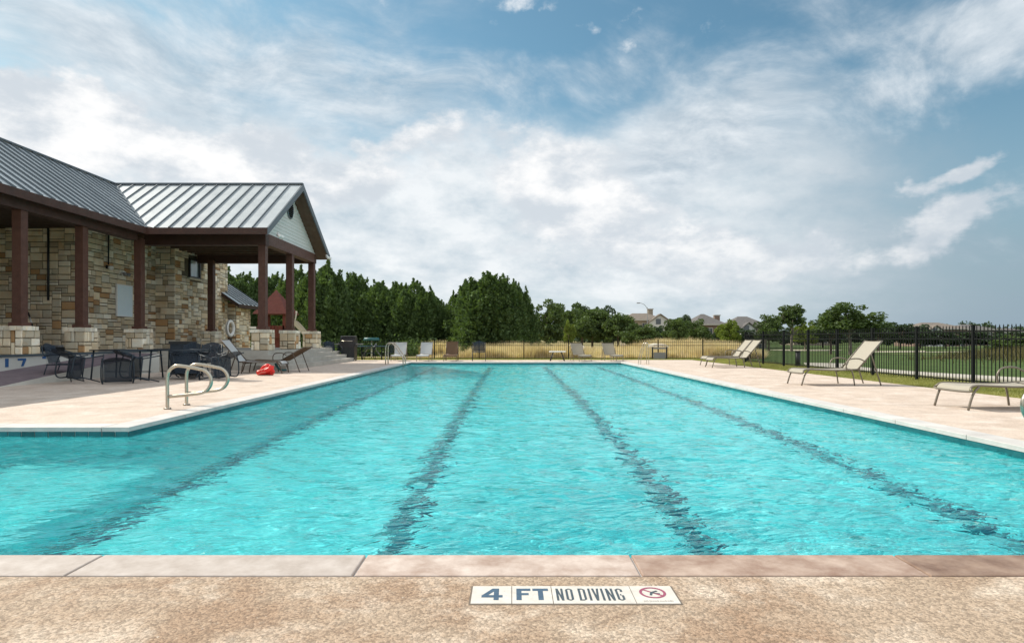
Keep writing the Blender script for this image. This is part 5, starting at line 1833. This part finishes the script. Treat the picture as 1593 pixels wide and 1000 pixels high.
def cedar_points(n, seed, lead=9):
    """several pointed leaders rising from one skirted base; unit height, radius ~.42"""
    rg = np.random.default_rng(seed)
    L = [(0, 0, .96, .30)]
    for i in range(lead + 5):
        a = i * 2.4 + rg.uniform(-.3, .3); r_ = rg.uniform(.12, .30)
        L.append((r_ * np.cos(a), r_ * np.sin(a), rg.uniform(.74, 1.0) - r_ * .45, rg.uniform(.15, .22)))
    wts = np.array([l[2] * l[3] for l in L]); wts /= wts.sum()
    P = []; D = []
    for (lx, ly, lh, lr), w in zip(L, wts):
        k_ = int(n * w)
        t = rg.uniform(0, 1, k_) ** .8
        prof = np.clip(1 - t ** 2.6, 0, 1) ** .8 * (0.62 + .38 * np.clip(t * 6, 0, 1))
        a = rg.uniform(0, 2 * np.pi, k_)
        # sprays: bunch the angles so that the outline breaks up
        bunch = .80 + .28 * np.sin(a * 5 + t * 23 + seed) * np.sin(t * 31 + a * 2)
        r_ = lr * prof * bunch * rg.uniform(.45, 1.05, k_) ** .5
        z = t * lh
        x_ = lx * (1 - .15 * t) + r_ * np.cos(a); y_ = ly * (1 - .15 * t) + r_ * np.sin(a)
        P.append(np.stack([x_, y_, z + r_ * .25], 1))
        D.append(np.stack([np.cos(a) * .8, np.sin(a) * .8, np.full(k_, 1.1)], 1))
    # feathery tips
    for i in range(90):
        a = rg.uniform(0, 2 * np.pi); t = rg.uniform(.35, 1.0)
        l = L[rg.integers(len(L))]
        prof = max(0, 1 - t ** 2.6) ** .8
        c = np.array([l[0] + l[3] * prof * np.cos(a), l[1] + l[3] * prof * np.sin(a), t * l[2]])
        k_ = 60
        s_ = rg.uniform(0, 1, (k_, 1))
        d_ = np.array([np.cos(a) * .3, np.sin(a) * .3, 1.0]); d_ /= np.linalg.norm(d_)
        P.append(c + d_ * s_ * rg.uniform(.05, .10) + rg.normal(size=(k_, 3)) * .011 * (1.3 - s_))
        D.append(np.tile(d_, (k_, 1)))
    return np.concatenate(P), np.concatenate(D)

CED = []
for i in range(4):
    P, D = cedar_points(36000, 20 + i, 7 + i)
    CED.append(fastmesh('cedar_crown', leaf_quads(P, .029, dirs=D, asp=.55), 4, MAT['leaf_cedar']))
OAK = []
for i in range(4):
    P = broadleaf_crown(80, 95, seed=50 + i)
    OAK.append(P)
def crown_variants(mat, idx, leaf):
    return [fastmesh('crown', leaf_quads(OAK[i], leaf, up=.2, asp=.7), 4, MAT[mat]) for i in idx]
OAKM = crown_variants('leaf_oak', (0, 1, 2, 3), .050)
FARM = crown_variants('leaf_far', (0, 2), .055)
LIMEM = crown_variants('leaf_lime', (1,), .055)

def trunk_mesh(seed, pale=False):
    rnd = random.Random(seed)
    b = MB()
    b.tube(curve([(0, 0, -.1), (.01, 0, .2), (rnd.uniform(-.03, .03), 0, .45), (rnd.uniform(-.05, .05), .02, .75)], 4), .035, 8, r2=.016)
    for i in range(6):
        a = i * 2.4 + rnd.random(); z0_ = rnd.uniform(.30, .60)
        b.tube(curve([(0, 0, z0_), (.12 * math.cos(a), .12 * math.sin(a), z0_ + .12), (.28 * math.cos(a), .28 * math.sin(a), z0_ + .26)], 3), .016, 5, r2=.005)
    return b.mesh('trunk', MAT['bark_pale'] if pale else MAT['bark'])
TRK = [trunk_mesh(1), trunk_mesh(2), trunk_mesh(3, True)]

def tree(px, d, ytop, wpx, label, kind='oak', v=0, ybot=None, group=None, rot=None, lift=.22):
    """tree whose top reaches photo row ytop and crown is wpx wide at distance d"""
    x_ = GX(px, d)
    zg = gz(x_, d)
    k_ = d / F
    H = 1 + (527 - ytop) * k_ - zg
    Wd = wpx * k_
    root = empty('cedar_tree' if kind == 'cedar' else 'tree', label, 'tree', (x_, d, zg), rot if rot is not None else (px * 1.7) % 6.28, group)
    root.scale = (1, 1, 1)
    if kind == 'cedar':
        c = put('crown', CED[v % 4], root, (0, 0, .0)); c.scale = (Wd / .80, Wd / .80, H)
        t = put('trunk', TRK[v % 2], root); t.scale = (H * .5, H * .5, H * .8)
    else:
        src = {'oak': OAKM, 'far': FARM, 'lime': LIMEM}[kind]
        c = put('crown', src[v % len(src)], root, (0, 0, H * lift)); c.scale = (Wd / .92, Wd / .92, H * (1 - lift))
        t = put('trunk', TRK[2 if 'pale' in label else v % 2], root); t.scale = (H * .9, H * .9, H)
    return root
GC = 'dark cedars beyond the far left end of the pool'
ced = [
    (352, 47, 417, 95, 0, 'cedar seen just right of the tall stone wall under the porch roof'),
    (384, 50, 421, 70, 1, 'cedar seen left of the nearest porch corner post'),
    (428, 52, 422, 80, 2, 'cedar rising behind the pointed playhouse roof'),
    (466, 48, 414, 84, 3, 'cedar seen between the second and third porch posts'),
    (508, 46, 405, 96, 0, 'tallest cedar of the row just right of the porch roof corner'),
    (548, 50, 422, 84, 1, 'cedar behind the grill, second tall top right of the porch'),
    (589, 48, 433, 84, 2, 'cedar in the row behind the teal canopy table'),
    (645, 47, 433, 82, 3, 'pointed cedar in the row behind the two grey end-on loungers'),
    (676, 52, 455, 62, 0, 'low cedar in the dip just left of the big lone cedar'),
    (618, 54, 436, 70, 1, 'cedar set back in the row left of the pointed cedar'),
    (526, 56, 425, 80, 2, 'set back cedar filling the row right of the porch'),
    (404, 58, 428, 90, 3, 'set back cedar behind the playhouse'),
    (762, 44, 421, 142, 1, 'big broad lone cedar at the far end of the pool'),
    (800, 46, 434, 82, 3, 'right shoulder cedar growing against the big lone cedar'),
    (722, 47, 436, 72, 0, 'left shoulder cedar growing against the big lone cedar'),
]
for i, (px, d, yt, w, v, lb) in enumerate(ced):
    tree(px, d, yt + 2, w * (1.3 if px < 700 else 1.0), lb, 'cedar', v, group=GC)
GO = 'trees across the meadow behind the far fence'
oaks = [
    (851, 62, 470, 62, 0, 'oak', 'dark tree just right of the big lone cedar'),
    (888, 70, 473, 56, 1, 'oak', 'rounded tree behind the low white-topped table'),
    (922, 66, 480, 58, 2, 'oak', 'dark tree above the left tan lounger at the far end'),
    (962, 64, 484, 60, 3, 'oak', 'dark tree left of the house with the white chimney'),
    (945, 90, 478, 50, 0, 'far', 'set back tree rising between the meadow trees'),
    (905, 95, 474, 60, 1, 'far', 'set back grey-green tree in the meadow row'),
    (885, 58, 499, 18, 0, 'lime', 'small bright yellow-green sapling before the dark meadow trees'),
    (1000, 56, 505, 56, 1, 'oak', 'low bushy dark shrub in the dry grass right of the tan loungers'),
    (985, 60, 512, 40, 2, 'oak', 'low dark bush in front of the house with the white chimney'),
    (1052, 82, 491, 38, 3, 'oak', 'dark tree right of the house with the white gable'),
    (1085, 92, 498, 42, 0, 'oak', 'dark round tree left of the grey hip roofed house'),
    (1066, 110, 489, 22, 1, 'far', 'small tree top showing over the reddish house'),
    (1134, 88, 499, 36, 0, 'lime', 'yellow-green tree between the two hip roofed houses'),
    (1196, 82, 489, 42, 2, 'oak', 'round dark tree right of the brown roofed house'),
    (1232, 84, 471, 42, 3, 'oak', 'tall round tree on a slim pale trunk'),
    (1252, 96, 502, 38, 0, 'lime', 'pale yellow-green tree beside the slim pale trunk'),
    (1322, 60, 472, 88, 0, 'oak', 'large spreading oak with pale trunk left of the lone lounger back'),
    (1292, 66, 488, 56, 2, 'oak', 'smaller oak crown touching the left of the spreading oak'),
    (1366, 88, 500, 46, 1, 'far', 'dark tree right of the spreading oak'),
]
for i, (px, d, yt, w, v, kd, lb) in enumerate(oaks):
    tree(px, d, yt, w, lb, kd, v, group=GO, lift=.42 if 'slim pale trunk' in lb and 'tall' in lb else (.30 if 'spreading' in lb else .06))
GF = 'far trees along the golf course'
farp = [(1400, 110, 503, 50), (1432, 120, 506, 44), (1280, 120, 505, 50), (1232, 118, 508, 50), (1345, 120, 504, 60), (1470, 118, 515, 46), (1500, 122, 516, 50), (1536, 120, 517, 44), (1562, 112, 520, 40), (1592, 125, 516, 50), (1626, 118, 512, 60), (1160, 110, 512, 40), (1120, 112, 512, 34), (1030, 108, 508, 40), (990, 104, 505, 36)]
names = ['first far tree right of the spreading oak', 'far tree before the wide brown roofed house, left', 'far tree behind the smaller oak crown', 'far low tree behind the slim pale trunk', 'far tree behind the spreading oak', 'far shrub-like tree below the wide brown roof', 'far low tree left of the tall fence post', 'far low tree right of the tall fence post', 'lowest far tree on the golf course edge', 'far tree near the right picture edge', 'far tree cut by the right picture edge', 'far low tree before the brown roofed house', 'far low tree below the grey hip roofed house', 'far tree right of the white gable', 'far tree below the curved-arm street lamp']
for (px, d, yt, w), lb in zip(farp, names):
    tree(px, d, yt, w, lb, 'far', int(px) % 2, group=GF, lift=.04)
# distant wood closing the horizon
P = []
rg = np.random.default_rng(5)
for i in range(260):
    a = rg.uniform(-55, 62)
    d = rg.uniform(210, 330)
    x_, y_ = d * math.sin(R(a)), d * math.cos(R(a))
    h = rg.uniform(4, 7.5) * (d / 260); w = rg.uniform(8, 14)
    base_ = OAK[i % 4][rg.integers(0, len(OAK[0]) - 1, 420)]
    P.append(base_ * np.array([w, w, h]) + np.array([x_, y_, -.9]))
P = np.concatenate(P)
o = put('distant_wood', fastmesh('distant_wood', leaf_quads(P, 1.0, asp=.8), 4, MAT['leaf_far']), kind='stuff')
tag(o, 'low dark band of distant trees along the horizon', 'woodland', kind='stuff')

# undergrowth at the foot of the cedars
P = []
for i in range(120):
    px = rg.uniform(330, 860); d = rg.uniform(41, 50)
    r_ = rg.uniform(.5, 1.1)
    v = rg.normal(size=(160, 3)) * np.array([r_, r_, r_ * .55]) * .6
    P.append(v + np.array([GX(px, d), d, .35]))
P = np.concatenate(P); P = P[P[:, 2] > -.3]
o = put('undergrowth', fastmesh('undergrowth', leaf_quads(P, .16, up=.6), 4, MAT['leaf_cedar']), kind='stuff')
tag(o, 'dark undergrowth at the foot of the cedars', 'undergrowth', kind='stuff')

# ------------------------------------------------------------------ grasses
def blades(X, Y, Z, hmin, hmax, wd, lean=.35):
    n = len(X)
    h = RNG.uniform(hmin, hmax, n)
    a = RNG.uniform(0, 2 * np.pi, n)
    lx, ly = RNG.normal(size=n) * lean * h, RNG.normal(size=n) * lean * h
    b0 = np.stack([X - np.cos(a) * wd / 2, Y - np.sin(a) * wd / 2, Z - .01], 1)
    b1 = np.stack([X + np.cos(a) * wd / 2, Y + np.sin(a) * wd / 2, Z - .01], 1)
    t = np.stack([X + lx, Y + ly, Z + h], 1)
    return np.stack([b0, b1, t], 1).reshape(-1, 3)
# tall dry grass, clumped
n = 170000
Yg = 34.6 + (RNG.uniform(0, 1, n) ** 1.3) * 26
pxg = RNG.uniform(655, 1190, n)
Xg = (pxg - 795) * Yg / F
cl = np.sin(Xg * 1.9 + np.sin(Yg * 1.1) * 2) * np.sin(Yg * 1.4 + Xg * .6) + np.sin(Xg * .53 + 1) * .8
keep = RNG.uniform(-1.6, 1.6, n) < cl + .5
Xg, Yg, cl = Xg[keep], Yg[keep], cl[keep]
edge = np.clip((pxg[keep] - 655) / 30, 0, 1) * np.clip((1190 - pxg[keep]) / 40, .2, 1)
Zg = ground_z(Xg, Yg)
V = blades(Xg, Yg, Zg, .65, 1.15, .034, .20).reshape(-1, 3, 3)
V[:, 2, 2] = V[:, 0, 2] + (V[:, 2, 2] - V[:, 0, 2]) * (.56 + .30 * np.clip(cl, -1, 1.3)) * (.4 + .6 * edge)
o = put('dry_grass', fastmesh('dry_grass', V.reshape(-1, 3), 3, MAT['dry_grass']), kind='stuff')
tag(o, 'tall straw coloured meadow grass behind the far fence', 'grass', kind='stuff')
# big ornamental tufts
TP = []
for px, d, r_, h in ((682, 36.5, .6, 1.15), (700, 36, .4, .9), (668, 38, .5, .9), (1080, 42, 1.4, .9), (1060, 44, 1.2, .9), (1100, 43, 1.3, .85), (1140, 42, 1.3, .8)):
    n = 1500
    rr = np.abs(RNG.normal(size=n)) * r_ * .4; a = RNG.uniform(0, 2 * np.pi, n)
    X, Y = GX(px, d) + rr * np.cos(a), d + rr * np.sin(a)
    TP.append(blades(X, Y, ground_z(X, Y), h * .5, h, .03, .35))
o = put('grass_tufts', fastmesh('grass_tufts', np.concatenate(TP), 3, MAT['dry_grass']), kind='stuff')
tag(o, 'feathery straw tufts standing along the far fence', 'grass', kind='stuff')
# lawn strip inside the right fence, turf at the far edge
n = 120000
Y = 6.5 + 24 * RNG.uniform(0, 1, n) ** 1.35; X = RNG.uniform(8.58, 11.3, n)
V1 = blades(X, Y, ground_z(X, Y) + .09, .02, .06, .012, .5)
n = 24000
Y = RNG.uniform(29.42, 34.5, n); X = RNG.uniform(-9.5, 12, n)
V2 = blades(X, Y, ground_z(X, Y), .04, .13, .03, .4)
o = put('lawn', fastmesh('lawn', np.concatenate([V1, V2]), 3, MAT['turf']), kind='stuff')
tag(o, 'yellowish green turf strip between the deck and the fence', 'grass', kind='stuff')
b = MB().b2(8.604, 11.35, 4.0, 29.4, -.3, -.035)
b.build('lawn_soil', MAT['ground'], kind='structure')
# rough and shrubs on the mound at right
n = 26000
X = 27 + RNG.normal(size=n) * 1.9; Y = 30 + RNG.normal(size=n) * 2.0
o = put('rough_grass', fastmesh('rough_grass', blades(X, Y, ground_z(X, Y), .15, .55, .035, .4), 3, MAT['rough_grass']), kind='stuff')
tag(o, 'brownish rough grass mound beyond the fence at the right edge', 'grass', kind='stuff')
for k_, (x_, y_, r_, lb) in enumerate(((25.6, 31.0, 1.3, 'dark bush on the rough mound near the right edge'), (28.0, 32, 1.6, 'larger dark bush on the rough mound at the right edge'))):
    root = empty('bush', lb, 'bush', (x_, y_, gz(x_, y_) - .1))
    c = put('foliage', OAKM[k_], root); c.scale = (r_ * 1.9, r_ * 1.9, r_ * .8)

# cart path winding beyond the fence
pp = curve([(16.5, 8, 0), (14.8, 14, 0), (13.3, 17.5, 0), (12.5, 20.5, 0), (12.6, 24, 0), (14.0, 27.5, 0)], 8)
b = MB()
L1, L2 = [], []
for i, p in enumerate(pp):
    q = pp[min(i + 1, len(pp) - 1)] - pp[max(i - 1, 0)]
    nrm = Vector((-q.y, q.x, 0)).normalized()
    for L_, s_ in ((L1, 1), (L2, -1)):
        v = p + nrm * .85 * s_
        L_.append((v.x, v.y, gz(v.x, v.y) + .06))
vs = L1 + L2 + [(v[0], v[1], v[2] - .3) for v in L1 + L2]
n_ = len(L1)
fs = []
for i in range(n_ - 1):
    fs.append((i, i + 1, n_ + i + 1, n_ + i))
    fs.append((i, 2 * n_ + i, 2 * n_ + i + 1, i + 1)); fs.append((n_ + i, n_ + i + 1, 3 * n_ + i + 1, 3 * n_ + i))
b.add(vs, fs)
b.build('cart_path', MAT['path'], kind='structure')
b = MB()
for px, d, w, dd in ((1460, 78, 9, 1.2), (1255, 95, 11, 3), (1395, 84, 8, 3)):
    x_ = GX(px, d)
    ring_ = [(x_ + w / 2 * math.cos(a) * (1 + .15 * math.sin(3 * a)), d + dd * math.sin(a)) for a in np.linspace(0, 2 * PI, 20)[:-1]]
    b.add([(x, y, gz(x, y) + .05) for x, y in ring_], [tuple(range(19))])
b.build('sand_bunker', simple('bunker_sand', (0.62, 0.55, 0.42), (0.5, .45, .34), 1.0, .95), kind='structure')
# pale limestone rocks in the meadow
for k_, (px, d, s_, lb) in enumerate(((893, 40, .42, 'pale boulder in the dry grass behind the left tan lounger'), (1022, 41, .45, 'pale boulder in the dry grass right of the low dark shrub'))):
    b = MB(); rnd = random.Random(k_)
    rings = []
    for j, (rr, zz) in enumerate(((1.0, 0), (1.1, .35), (.8, .7), (.35, .85))):
        rings.append([(rr * s_ * math.cos(a) * rnd.uniform(.85, 1.15) * 1.5, rr * s_ * math.sin(a) * rnd.uniform(.85, 1.15), zz * s_ + .45) for a in np.linspace(0, 2 * PI, 10)[:-1]])
    b.add([v for r_ in rings for v in r_], [(j * 9 + i, j * 9 + (i + 1) % 9, (j + 1) * 9 + (i + 1) % 9, (j + 1) * 9 + i) for j in range(3) for i in range(9)] + [tuple(27 + i for i in range(9))])
    x_ = GX(px, d)
    tag(b.build('boulder', STONES[1], None, (x_, d, gz(x_, d))), lb, 'boulder')
